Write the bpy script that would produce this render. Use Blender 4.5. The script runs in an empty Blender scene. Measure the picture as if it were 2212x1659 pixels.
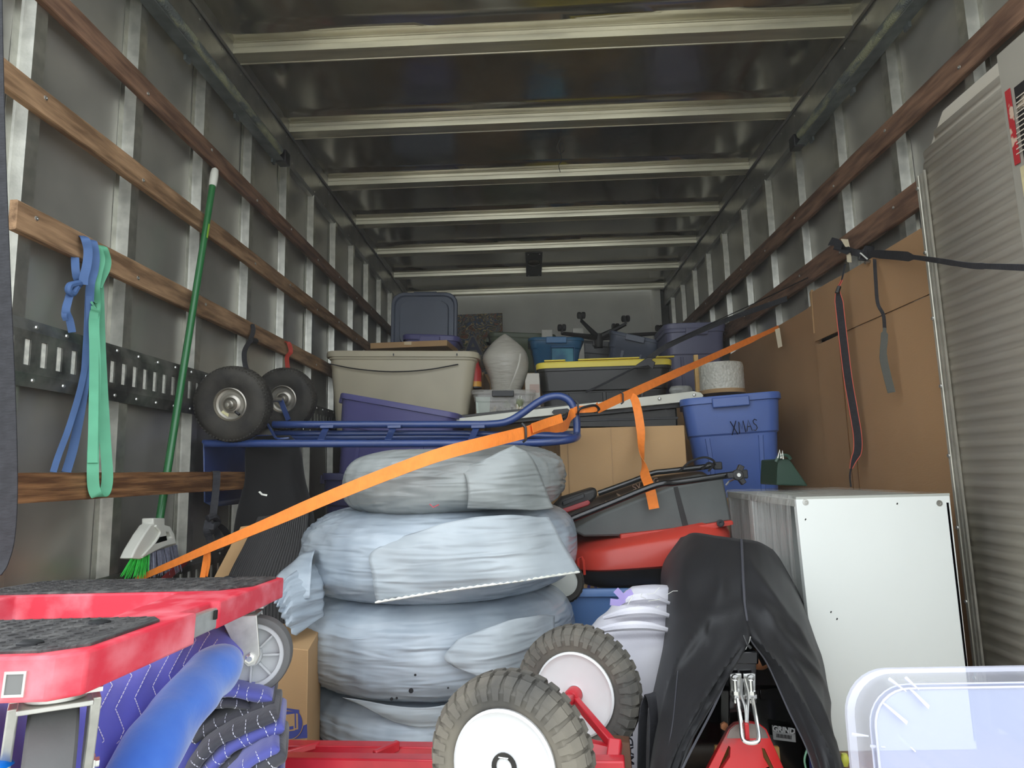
import bpy, math, random
from math import pi, sin, cos, radians as R, sqrt
from mathutils import Vector as V, Matrix, noise
from mathutils.geometry import tessellate_polygon
random.seed(7)
S = bpy.context.scene
COL = S.collection

# ---------------- camera, daylight, exposure ----------------
HC, FPX = .72, 1380.3
rt, up, fw = V((.99925, .0290, -.0261)), V((.0300, -.1343, .9905)), V((-.0285, .99048, .1345))
yw, pt, rl = -.028765, .134935, -.026078
fw = V((sin(yw)*cos(pt), cos(yw)*cos(pt), sin(pt)))
r0 = V((cos(yw), -sin(yw), 0)); u0 = r0.cross(fw)
rt = cos(rl)*r0 + sin(rl)*u0; up = -sin(rl)*r0 + cos(rl)*u0
cd = bpy.data.cameras.new('camera'); cam = bpy.data.objects.new('camera', cd); COL.objects.link(cam)
cam.matrix_world = Matrix(((rt.x, up.x, -fw.x, 0), (rt.y, up.y, -fw.y, 0), (rt.z, up.z, -fw.z, HC), (0, 0, 0, 1)))
cd.sensor_width = 36; cd.lens = FPX/2212*36; cd.clip_start = .02; cd.clip_end = 200
S.camera = cam
w = bpy.data.worlds.new('sky'); S.world = w; w.use_nodes = True
bg = w.node_tree.nodes['Background']; bg.inputs[0].default_value = (.89, .95, 1.0, 1); bg.inputs[1].default_value = 1.6
S.view_settings.view_transform = 'Standard'; S.view_settings.look = 'None'; S.view_settings.gamma = 1
S.view_settings.use_curve_mapping = False; S.view_settings.exposure = .76
S.cycles.max_bounces = 10; S.cycles.diffuse_bounces = 6; S.cycles.glossy_bounces = 6; S.cycles.transparent_max_bounces = 12
S.cycles.use_denoising = True
S.cycles.sample_clamp_indirect = 6
def lamp(name, loc, size, power, rot, col=(1, 1, 1), parent=None):
    l = bpy.data.lights.new(name, 'AREA'); l.shape = 'RECTANGLE'; l.size, l.size_y = size; l.energy = power; l.color = col
    o = bpy.data.objects.new(name, l); COL.objects.link(o); o.location = loc; o.rotation_euler = rot
    return o

# ---------------- geometry helpers ----------------
C0 = V((0, 0, HC))
def ray(u, v): return fw + rt*((u-1106)/FPX) - up*((v-829.5)/FPX)
def P(u, v, Y): d = ray(u, v); return C0 + d*(Y/d.y)          # point on the vertical plane at depth Y
def PX(u, v, X): d = ray(u, v); return C0 + d*(X/d.x)         # point on a side plane
def PZ(u, v, z): d = ray(u, v); return C0 + d*((z-HC)/d.z)    # point at height z
WM = {}
def c8(r, g, b, k=1.0):
    f = lambda x: ((x/255+.055)/1.055)**2.4 if x > 10 else x/255/12.92
    return (f(r)*k, f(g)*k, f(b)*k)
def spl(pts, n=6, closed=False):
    pts = [V(p) for p in pts]; out = []; N = len(pts)
    rng = range(N if closed else N-1)
    for i in rng:
        a = pts[(i-1) % N] if closed or i > 0 else pts[0]*2-pts[1]
        b, c = pts[i], pts[(i+1) % N]
        d = pts[(i+2) % N] if closed or i+2 < N else pts[-1]*2-pts[-2]
        for k in range(n):
            t = k/n
            out.append(.5*((2*b)+(c-a)*t+(2*a-5*b+4*c-d)*t*t+(3*b-a-3*c+d)*t**3))
    if not closed: out.append(pts[-1])
    return out
class G:
    def __init__(s): s.v = []; s.f = []; s.m = []; s.mi = 0
    def add(s, vs, fs):
        n = len(s.v); s.v += [V(x) for x in vs]; s.f += [tuple(i+n for i in f) for f in fs]; s.m += [s.mi]*len(fs); return s
    def box(s, c, d, M=None):
        x, y, z = d[0]/2, d[1]/2, d[2]/2
        vs = [V((a*x, b*y, e*z)) for a in (-1, 1) for b in (-1, 1) for e in (-1, 1)]
        if M: vs = [M @ q for q in vs]
        return s.add([q+V(c) for q in vs], [(0, 1, 3, 2), (4, 6, 7, 5), (0, 4, 5, 1), (2, 3, 7, 6), (0, 2, 6, 4), (1, 5, 7, 3)])
    def hexa(s, p):   # 8 points: bottom loop of four, top loop of four
        return s.add(p, [(3, 2, 1, 0), (4, 5, 6, 7), (0, 1, 5, 4), (1, 2, 6, 5), (2, 3, 7, 6), (3, 0, 4, 7)])
    def loft(s, rings, caps=True, closed=True, capa=True, capb=True):
        n = len(rings[0]); b = len(s.v); fs = []
        for i in range(len(rings)-1):
            for j in range(n if closed else n-1):
                k = (j+1) % n; fs.append((i*n+j, i*n+k, (i+1)*n+k, (i+1)*n+j))
        if caps and capa: fs.append(tuple(reversed(range(n))))
        if caps and capb: fs.append(tuple((len(rings)-1)*n+j for j in range(n)))
        return s.add([q for r in rings for q in r], fs)
    def tube(s, pts, r, n=8, closed=False, sc=1, hint=None):
        pts = [V(p) for p in pts]; N = len(pts); rs = r if isinstance(r, (list, tuple)) else [r]*N
        T = []
        for i in range(N):
            a = pts[(i-1) % N] if closed or i else pts[0]; b = pts[(i+1) % N] if closed or i < N-1 else pts[-1]
            t = b-a; T.append(t.normalized() if t.length > 1e-9 else V((0, 0, 1)))
        x = (hint or V((0, 0, 1))); x = x-T[0]*x.dot(T[0])
        if x.length < 1e-3: x = T[0].orthogonal()
        x.normalize(); rings = []
        for i in range(N):
            x = x-T[i]*x.dot(T[i]); x.normalize(); y = T[i].cross(x)
            rings.append([pts[i]+(x*cos(2*pi*k/n+pi/n)*sc+y*sin(2*pi*k/n+pi/n))*rs[i] for k in range(n)])
        if closed: rings.append(rings[0]); return s.loft(rings, caps=False)
        return s.loft(rings)
    def ribbon(s, pts, w, t=.0015, wd=V((0, 0, 1))):
        pts = [V(p) for p in pts]; N = len(pts); rings = []
        for i in range(N):
            T = (pts[min(i+1, N-1)]-pts[max(i-1, 0)]).normalized()
            d = wd[i] if isinstance(wd, list) else wd
            ww = w[min(i, len(w)-1)] if isinstance(w, list) else w
            d = V(d); d = d-T*d.dot(T); d.normalize(); n = T.cross(d)
            rings.append([pts[i]+d*ww/2+n*t/2, pts[i]-d*ww/2+n*t/2, pts[i]-d*ww/2-n*t/2, pts[i]+d*ww/2-n*t/2])
        return s.loft(rings)
    def lathe(s, prof, c, ax, n=32, closed=False):
        ax = V(ax).normalized(); x = ax.orthogonal().normalized() if abs(ax.z) > .9 else V((0, 0, 1))
        x = (x-ax*x.dot(ax)).normalized(); y = ax.cross(x); c = V(c)
        rings = [[c+ax*h+(x*cos(2*pi*k/n)+y*sin(2*pi*k/n))*max(r, 1e-5) for k in range(n)] for r, h in prof]
        if closed: rings.append(rings[0]); return s.loft(rings, caps=False)
        return s.loft(rings)
    def prism(s, poly, vec, holes=()):
        loops = [[V(p) for p in poly]]+[[V(p) for p in h] for h in holes]; vec = V(vec)
        flat = [p for l in loops for p in l]; tris = tessellate_polygon(loops); n = len(flat)
        nrm = V((0, 0, 0)); L = loops[0]
        for i in range(len(L)): nrm += (L[i]-L[0]).cross(L[(i+1) % len(L)]-L[0])
        fs = []
        for t in tris:
            a, b, c = [flat[i] for i in t]
            if (b-a).cross(c-a).dot(vec) > 0: t = tuple(reversed(t))
            fs.append(tuple(t)); fs.append(tuple(i+n for i in reversed(t)))
        k = 0
        for li, l in enumerate(loops):
            nn = V((0, 0, 0))
            for i in range(len(l)): nn += (l[i]-l[0]).cross(l[(i+1) % len(l)]-l[0])
            flip = (nn.dot(vec) > 0) == (li == 0)
            for i in range(len(l)):
                a, b = k+i, k+(i+1) % len(l)
                fs.append((a, b, b+n, a+n) if flip else (b, a, a+n, b+n))
            k += len(l)
        return s.add(flat+[p+vec for p in flat], fs)
    def grid(s, rows):
        n = len(rows[0]); return s.add([q for r in rows for q in r], [(i*n+j, i*n+j+1, (i+1)*n+j+1, (i+1)*n+j) for i in range(len(rows)-1) for j in range(n-1)])
    def ob(s, name, mat, parent=None, local=False, smooth=40, bevel=0, solid=0, sub=0, label=None, kind=None, bs=2):
        me = bpy.data.meshes.new(name)
        vs = s.v
        if parent is not None and not local:
            inv = WM[parent.name].inverted(); vs = [inv @ q for q in vs]
        me.from_pydata([tuple(q) for q in vs], [], s.f); me.update()
        for m in (mat if isinstance(mat, (list, tuple)) else [mat]): me.materials.append(m)
        if len(set(s.m)) > 1:
            for p, mi in zip(me.polygons, s.m): p.material_index = mi
        if smooth:
            me.polygons.foreach_set('use_smooth', [True]*len(me.polygons)); me.set_sharp_from_angle(angle=R(smooth))
        o = bpy.data.objects.new(name, me); COL.objects.link(o)
        if parent is not None: o.parent = parent; WM[o.name] = WM[parent.name]
        else: WM[o.name] = Matrix.Identity(4)
        if solid: q = o.modifiers.new('thick', 'SOLIDIFY'); q.thickness = solid; q.offset = 0
        if sub: q = o.modifiers.new('sub', 'SUBSURF'); q.levels = sub; q.render_levels = sub
        if bevel: q = o.modifiers.new('bev', 'BEVEL'); q.width = bevel; q.segments = bs; q.limit_method = 'ANGLE'; q.angle_limit = R(35)
        if label: o['label'] = label
        if kind: o['kind'] = kind
        return o
def tag(o, label, cat, group=None, kind=None):
    o['label'] = label; o['category'] = cat
    if group: o['group'] = group
    if kind: o['kind'] = kind
    return o
def thing(name, label, cat, loc=(0, 0, 0), rot=None, group=None):
    o = bpy.data.objects.new(name, None); COL.objects.link(o); o.empty_display_size = .05
    M = Matrix.Translation(V(loc))
    if rot is not None: M = M @ (rot.to_4x4() if isinstance(rot, Matrix) else Matrix.Rotation(rot, 4, 'Z'))
    o.matrix_world = M; WM[o.name] = M; o['label'] = label; o['category'] = cat
    if group: o['group'] = group
    return o
def struct(name, loc=(0, 0, 0)):
    o = bpy.data.objects.new(name, None); COL.objects.link(o); o.empty_display_size = .05
    M = Matrix.Translation(V(loc)); o.matrix_world = M; WM[o.name] = M; o['kind'] = 'structure'; return o
def text(s, size, M, mat, parent, name='lettering', ext=.0006, sx=1, bold=0):
    cu = bpy.data.curves.new(name, 'FONT'); cu.body = s; cu.size = size; cu.extrude = ext; cu.align_x = 'CENTER'; cu.align_y = 'CENTER'; cu.offset = bold
    t = bpy.data.objects.new('tmp', cu); dg = bpy.context.evaluated_depsgraph_get()
    COL.objects.link(t); dg.update(); me = bpy.data.meshes.new_from_object(t.evaluated_get(dg)); bpy.data.objects.remove(t)
    me.name = name; me.transform(Matrix.Diagonal((sx, 1, 1, 1))); me.transform(M); me.transform(WM[parent.name].inverted())
    me.materials.clear(); me.materials.append(mat)
    o = bpy.data.objects.new(name, me); COL.objects.link(o); o.parent = parent; WM[o.name] = WM[parent.name]; return o
def frame(o, x, y):     # matrix with given x and y axes
    x = V(x).normalized(); y = V(y); y = (y-x*y.dot(x)).normalized(); z = x.cross(y)
    return Matrix(((x.x, y.x, z.x, o[0]), (x.y, y.y, z.y, o[1]), (x.z, y.z, z.z, o[2]), (0, 0, 0, 1)))

# ---------------- materials ----------------
def mat(name, c, r=.5, m=0, var=0, vs=6, st=(1, 1, 1), bump=0, bsc=60, bst=(1, 1, 1), c2=None, coat=0, alpha=1, tr=0, sheen=0, rvar=0, thr=(.35, .65), det=4, sss=0, spec=.5, dist=.002):
    M = bpy.data.materials.new(name); M.use_nodes = True; nt = M.node_tree; N = nt.nodes; L = nt.links; B = N['Principled BSDF']
    B.inputs['Base Color'].default_value = (*c, 1); B.inputs['Roughness'].default_value = r; B.inputs['Metallic'].default_value = m
    B.inputs['Coat Weight'].default_value = coat; B.inputs['Alpha'].default_value = alpha; B.inputs['Transmission Weight'].default_value = tr
    B.inputs['Sheen Weight'].default_value = sheen; B.inputs['Specular IOR Level'].default_value = spec
    B.inputs['Coat Roughness'].default_value = .15
    tc = N.new('ShaderNodeTexCoord')
    def nz(scale, stt, d):
        mp = N.new('ShaderNodeMapping'); mp.inputs['Scale'].default_value = stt; L.new(tc.outputs['Object'], mp.inputs[0])
        n = N.new('ShaderNodeTexNoise'); n.inputs['Scale'].default_value = scale; n.inputs['Detail'].default_value = d; L.new(mp.outputs[0], n.inputs[0]); return n
    if var or c2:
        n = nz(vs, st, det); rp = N.new('ShaderNodeValToRGB'); L.new(n.outputs[0], rp.inputs[0])
        e = rp.color_ramp.elements; e[0].position, e[1].position = thr
        a = [x*(1-var) for x in c]; b = c2 if c2 else [min(1, x*(1+var)) for x in c]
        e[0].color = (*a, 1); e[1].color = (*b, 1); L.new(rp.outputs[0], B.inputs['Base Color'])
        if rvar:
            mr = N.new('ShaderNodeMapRange'); mr.inputs['To Min'].default_value = r-rvar; mr.inputs['To Max'].default_value = r+rvar
            L.new(n.outputs[0], mr.inputs[0]); L.new(mr.outputs[0], B.inputs['Roughness'])
    if bump:
        n = nz(bsc, bst, 3); b = N.new('ShaderNodeBump'); b.inputs['Strength'].default_value = bump; b.inputs['Distance'].default_value = dist
        L.new(n.outputs[0], b.inputs['Height']); L.new(b.outputs[0], B.inputs['Normal'])
    return M
ALU = mat('aluminium_skin', c8(178, 176, 168), .34, .62, var=.16, vs=3, bump=.12, bsc=5, rvar=.1, dist=.02)
ROOF = mat('roof_sheet', c8(190, 187, 176), .17, .9, var=.1, vs=2.5, bump=.1, bsc=3, rvar=.08, dist=.03)
RIB = mat('galvanised_rib', c8(182, 181, 172), .36, .85, var=.15, vs=25, bump=.1, bsc=200)
BEAM = mat('roof_bow_metal', c8(225, 220, 198), .34, .82, var=.12, vs=10, st=(.3, 3, 3), bump=.08, bsc=80)
RAIL = mat('rail_metal', c8(165, 165, 160), .4, .8, var=.15, vs=8)
WOOD = mat('slat_wood', c8(128, 98, 70), .75, 0, c2=c8(172, 138, 104), vs=5, st=(9, 1.2, 9), bump=.5, bsc=30, bst=(12, .6, 12), var=.25)
WOODR = mat('red_slat_wood', c8(104, 76, 60), .7, 0, c2=c8(138, 106, 84), vs=5, st=(9, 1.2, 9), bump=.5, bsc=30, bst=(12, .6, 12), var=.25)
WOODD = mat('dark_slat_wood', c8(98, 66, 42), .6, 0, c2=c8(160, 118, 78), vs=6, st=(14, .9, 14), bump=.8, bsc=30, bst=(12, .7, 12), var=.2, thr=(.42, .75))
FLOORW = mat('floor_plank_wood', c8(110, 82, 55), .75, 0, c2=c8(150, 120, 85), vs=6, st=(12, .7, 12), bump=.4, bsc=30, bst=(12, .6, 12), var=.2)
TRACKM = mat('track_steel', c8(95, 96, 94), .4, .7, c2=c8(140, 140, 134), vs=14, var=.3, bump=.15, bsc=60)
SLOTW = mat('bare_slot_edge', c8(225, 225, 215), .5, .1, var=.15, vs=60)
DARK = mat('dark_void', c8(28, 27, 25), .8)
WHITEW = mat('white_fibreglass', c8(226, 224, 212), .55, 0, var=.06, vs=3)
SCREW = mat('screw_steel', c8(200, 200, 195), .35, .9)
CONC = mat('driveway_concrete', c8(185, 182, 172), .9, 0, var=.1, vs=3)

# ---------------- setting: truck box ----------------
XL, XR, SK = -1.19, 1.34, .035
ZR, ZT = 2.434, 2.487
Y0, Y1 = 1.27, 6.2
dr = G().box((0, -12, -.95), (60, 30, .1)).ob('ground', CONC); tag(dr, 'pale concrete driveway behind the truck', 'driveway', kind='structure')
fl = struct('floor', (0, Y0, 0))
for i in range(17):
    x0 = -1.24+i*.155; g = G().box((x0+.0765, (Y0+Y1)/2, -.02), (.151, Y1-Y0, .04)); g.ob('plank', FLOORW, fl, bevel=.002)
G().box((.07, (Y0+Y1)/2, -.06), (2.66, Y1-Y0, .03)).ob('subfloor', DARK, fl)
wl_ = struct('wall_left', (XL-SK, Y0, 0))
wr_ = struct('wall_right', (XR+SK, Y0, 0))
def sheet(X, parent, Y0):
    rows = []
    for i in range(25):
        z = i/24*2.45; row = []
        for j in range(60):
            y = Y0+(Y1-Y0)*j/59; row.append(V((X+.004*noise.noise(V((y*1.6, z*1.2, X)))*1.6, y, z)))
        rows.append(row)
    if X < 0: rows = [list(r) for r in rows]
    return G().grid(rows).ob('skin_panel', ALU, parent, solid=.003)
sheet(XL-SK-.002, wl_, Y0); sheet(XR+SK+.002, wr_, Y0)
def rib(y, X, sgn, parent, z1=2.3):
    # hat section: flanges on the skin, two webs, inner face;  sgn = +1 pushes into the box from the left wall
    s0 = X-sgn*SK
    pr = [(s0, -.045), (s0, -.026), (X, -.019), (X, .019), (s0, .026), (s0, .045)]
    t = .002
    o = [V((a, y+b, 0)) for a, b in pr]; i = [V((a+sgn*t*(-1 if k in (2, 3) else 1), y+b*(.93 if k in (2, 3) else 1), 0)) for k, (a, b) in enumerate(pr)]
    poly = o+list(reversed(i)); G().prism(poly, (0, 0, z1)).ob('wall_rib', RIB, parent, smooth=20)
yl = [1.42+.4*k for k in range(12)]; yr = [1.41+.4065*k for k in range(12)]
for y in yl: rib(y, XL, 1, wl_)
for y in yr: rib(y, XR, -1, wr_)
def rail(X, sgn, parent):
    pr = [(X-sgn*SK, 2.49), (X+sgn*.02, 2.49), (X+sgn*.02, 2.434), (X+sgn*.012, 2.428), (X+sgn*.004, 2.434), (X+sgn*.004, 2.30), (X-sgn*.006, 2.285), (X-sgn*SK, 2.285)]
    G().prism([V((a, Y0, b)) for a, b in pr], (0, Y1-Y0, 0)).ob('roof_rail', RAIL, parent, smooth=20)
    for k in range(60):
        y = Y0+.1+k*.0845
        if y < Y1: G().lathe([(.0045, 0), (.004, .003), (0, .004)], (X+sgn*.004, y, 2.31+.1*(k % 2)), (sgn, 0, 0), 6).ob('rivet', SCREW, parent)
rail(XL, 1, wl_); rail(XR, -1, wr_)
def slat(X, sgn, z0, z1, ya, yb, parent, m, t=.02, label=None, n='wooden_slat'):
    rows = 40; rings = []
    for i in range(rows+1):
        y = ya+(yb-ya)*i/rows; q = lambda k: .0018*noise.noise(V((y*9, k, z0*7)))
        a, b = X, X+sgn*t
        rings.append([V((a, y, z0+q(1))), V((b-sgn*.003, y, z0+q(1))), V((b, y, z0+.003+q(2))), V((b, y, z1-.003+q(3))), V((b-sgn*.003, y, z1+q(4))), V((a, y, z1+q(4)))])
    o = G().loft(rings).ob(n, m, parent, smooth=20)
    if label: o['label'] = label
    for i, y in enumerate(yl if sgn > 0 else yr):
        if ya < y < yb: 
            G().lathe([(.006, 0), (.0055, .002), (.002, .003), (0, .001)], (X+sgn*t, y+.006, (z0+z1)/2+.012*(-1)**i), (sgn, 0, 0), 8).ob('screw_head', SCREW, o)
    return o
slat(XL, 1, 1.897, 1.968, 1.28, 6.1, wl_, WOODR, label='reddish top wooden tie slat on the left wall')
slat(XL, 1, 1.612, 1.680, 1.28, 6.1, wl_, WOOD, label='light brown second wooden tie slat on the left wall')
slat(XL, 1, 1.300, 1.372, 1.37, 6.1, wl_, WOOD, label='orange brown third wooden tie slat on the left wall')
slat(XR, -1, 1.858, 1.945, 1.28, 6.1, wr_, WOODR, label='reddish upper wooden tie slat on the right wall')
slat(XR, -1, 1.560, 1.655, 1.28, 6.1, wr_, WOODR, label='scraped lower wooden tie slat on the right wall')
def etrack(za, zb, ya, yb, X, parent, pitch=.0508, red=False):
    h = zb-za; c = (za+zb)/2; sl = h*.31
    outer = [V((X, ya, za)), V((X, yb, za)), V((X, yb, zb)), V((X, ya, zb))]; holes = []; n = int((yb-ya)/pitch)
    for i in range(n):
        y = ya+.03+i*pitch
        holes.append([V((X, y-.010, c-sl)), V((X, y+.010, c-sl)), V((X, y+.010, c+sl)), V((X, y-.010, c+sl))])
    g = G(); g.prism(outer, (.003, 0, 0), holes)
    tr = g.ob('cargo_track', TRACKM, parent, smooth=0, label='slotted steel cargo track')
    for zz, s in ((zb, 1), (za, -1)):
        G().hexa([V((X-.012, ya, zz)), V((X-.012, yb, zz)), V((X-.012, yb, zz+s*.03)), V((X-.012, ya, zz+s*.03)), V((X+.003, ya, zz)), V((X+.003, yb, zz)), V((X-.009, yb, zz+s*.03)), V((X-.009, ya, zz+s*.03))]).ob('track_flange', TRACKM, tr, smooth=0)
    for i in range(n):
        y = ya+.03+i*pitch
        G().box((X-.003, y+.0035, c), (.004, .013, sl*1.96)).ob('slot_edge', SLOTW, tr)
    for k in range(int((yb-ya)/.1)):
        for zz in (za-.014, zb+.014):
            G().lathe([(.006, 0), (.004, .003), (0, .004)], (X-.002, ya+.06+k*.1, zz), (1, 0, 0), 6).ob('rivet', SCREW, tr)
    G().box((X-.014, (ya+yb)/2, c), (.003, yb-ya, h*.8)).ob('track_back', DARK, tr)
etrack(.975, 1.075, 1.3, 5.6, XL+.016, wl_)
etrack(.33, .43, 1.55, 4.2, XL+.016, wl_)

# roof sheet with shallow ripples ahead of every bow, and seven hat-section bows
ceil = struct('ceiling', (0, Y0, ZT))
by = [2.441+.61*k-.61*2 for k in range(9)]
rows = []
ys = sorted(set([Y0+(Y1-Y0)*j/220 for j in range(221)]))
for i in range(33):
    x = XL-SK+(XR-XL+2*SK)*i/32; row = []
    for y in ys:
        z = ZT+.004*noise.noise(V((x*1.3, y*1.7, 3)))
        for b in by:
            d = y-(b-.145-.015*noise.noise(V((x*2, b, 7)))); z -= .015*math.exp(-(d/.017)**2)
            d = y-(b-.075); z -= .004*math.exp(-(d/.03)**2)
        edge = max(0, 1-min(x-(XL-SK), (XR+SK)-x)/.22); z -= .012*edge*(.5+.5*sin(y*10.3))
        row.append(V((x, y, z)))
    rows.append(row)
G().grid(rows).ob('roof_sheet', ROOF, ceil, solid=.003)
LIP = mat('bow_lip_metal', c8(150, 151, 150), .4, .8, var=.1, vs=15, st=(.3, 2, 2))
for b in by:
    pr = [(b-.075, ZT+.004), (b-.079, ZT-.01), (b-.076, ZT-.024), (b-.082, ZT-.03), (b-.078, ZR), (b-.012, ZR), (b-.010, ZR-.002), (b, ZR+.001), (b, ZR+.006), (b-.014, ZR+.006), (b-.02, ZT+.004)]
    G().prism([V((XL-.01, a, z)) for a, z in pr], (XR-XL+.02, 0, 0)).ob('roof_bow', BEAM, ceil, smooth=25)
# front bulkhead
fwl = struct('wall_front', (0, Y1, 0))
G().box((.06, Y1+.02, 1.25), (2.43, .01, 2.5)).ob('bulkhead_panel', WHITEW, fwl)
G().box((.06, Y1+.05, 1.25), (2.8, .02, 2.56)).ob('bulkhead_backing', DARK, fwl)
CORN = mat('corner_post_paint', c8(60, 58, 52), .6, .2)
for x in (-1.2, 1.34): G().box((x, Y1-.02, 1.24), (.08, .05, 2.48)).ob('corner_post', CORN, fwl, bevel=.01)
G().lathe([(.075, 0), (.075, 2.5)], (1.29, Y1+.03, 0), (0, 0, 1), 24).ob('corner_moulding', WHITEW, fwl)
for k in range(24):
    for x in (1.245, -1.1): G().lathe([(.005, 0), (.004, .002), (0, .003)], (x, Y1+.0155, .5+.08*k), (0, -1, 0), 6).ob('rivet', CORN, fwl)

# roller door tracks with fuzzy weather seal
TR = mat('door_track_zinc', c8(122, 128, 128), .5, .6, var=.15, vs=20, bump=.1, bsc=150)
FUZ = mat('weather_seal_fuzz', c8(95, 100, 98), .95, 0, c2=c8(142, 144, 118), vs=9, st=(3, 1.2, 3), bump=.9, bsc=160, thr=(.42, .6), dist=.006)
BLK = mat('black_plastic', c8(38, 38, 40), .45, 0, var=.15, vs=20)
for nm, X, sg in (('left', -1.14, 1), ('right', 1.29, -1)):
    t = struct('trim_1' if sg > 0 else 'trim_2', (X, 1.15, 2.2))
    ye = 2.85 if sg > 0 else 2.9
    za, zb = 2.21, 2.262
    G().prism([V((X-sg*.048, 1.15, za)), V((X, 1.15, za)), V((X, 1.15, za+.004)), V((X-sg*.044, 1.15, za+.004)), V((X-sg*.044, 1.15, zb)), V((X, 1.15, zb)), V((X, 1.15, zb+.004)), V((X-sg*.048, 1.15, zb+.004))], (0, ye-1.15, 0)).ob('door_track', TR, t, smooth=20)
    pts = [V((X+.0*sg-sg*.012, 1.15+(ye-1.2)*i/60, (za+zb)/2+.006+.003*noise.noise(V((i*.8, sg, 0))))) for i in range(61)]
    G().tube(pts, [.023+.003*noise.noise(V((i*1.7, 5, sg))) for i in range(61)], 10).ob('weather_seal', FUZ, t)
    G().box((X-sg*.015, ye+.01, (za+zb)/2), (.05, .06, .062)).ob('track_end_cap', BLK, t, bevel=.004)
    for k in range(5): G().box((X-sg*.045, 1.3+k*.38, 2.25), (.01, .03, .12)).ob('track_bracket', TR, t)
# ceiling lamp housing across bows five and six, dangling wires
lp = thing('dome_lamp_housing', 'small dark square lamp housing fixed under the roof near the far end', 'lamp', (.0, 5.2, ZR))
A = P(1133, 546, 5.0); Bq = P(1172, 596, 5.45)
xa = P(1135, 548, 4.89).x; xb = P(1172, 548, 4.89).x
G().box(((xa+xb)/2, 5.19, ZR-.006), (xb-xa, .62, .006)).ob('base_plate', CORN, lp, bevel=.001)
G().lathe([(.05, 0), (.05, -.02), (.03, -.03), (0, -.032)], ((xa+xb)/2, 5.1, ZR-.008), (0, 0, 1), 20).ob('lens', mat('smoked_lens', c8(70, 66, 56), .25), lp)
for dx in (-.045, .045):
    for dy in (-.28, .28): G().lathe([(.006, 0), (.004, -.004), (0, -.005)], ((xa+xb)/2+dx, 5.19+dy, ZR-.009), (0, 0, 1), 6).ob('screw_head', SCREW, lp)
WIRE = mat('thin_grey_wire', c8(150, 148, 140), .5, .4)
q = P(1213, 305, 3.3)
g = G().tube(spl([P(1210, 300, 3.1), P(1203, 318, 3.2), P(1208, 332, 3.25), P(1218, 325, 3.25), P(1216, 310, 3.2), P(1209, 316, 3.25), P(1213, 345, 3.3), P(1207, 357, 3.3), P(1210, 372, 3.45)], 6), .002, 5)
tag(g.ob('loose_wire', mat('dark_wire', c8(60, 58, 54), .5)), 'looped thin wire dangling from the middle of the roof', 'wire')

# thin scattering volume added inside the box to imitate the lens veil
HZ = bpy.data.materials.new('veil_haze'); HZ.use_nodes = True; nt = HZ.node_tree; nt.nodes.remove(nt.nodes['Principled BSDF'])
vs_ = nt.nodes.new('ShaderNodeVolumeScatter'); vs_.inputs['Color'].default_value = (1, .98, .93, 1); vs_.inputs['Density'].default_value = .02; vs_.inputs['Anisotropy'].default_value = .0
nt.links.new(vs_.outputs[0], nt.nodes['Material Output'].inputs['Volume'])
hz = G().box((.075, (Y0+Y1)/2, 1.23), (XR-XL+2*SK-.02, Y1-Y0-.02, 2.40)).ob('haze', HZ, smooth=0); tag(hz, 'faint haze added inside the truck box to imitate lens veil', 'haze', kind='stuff')

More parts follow.
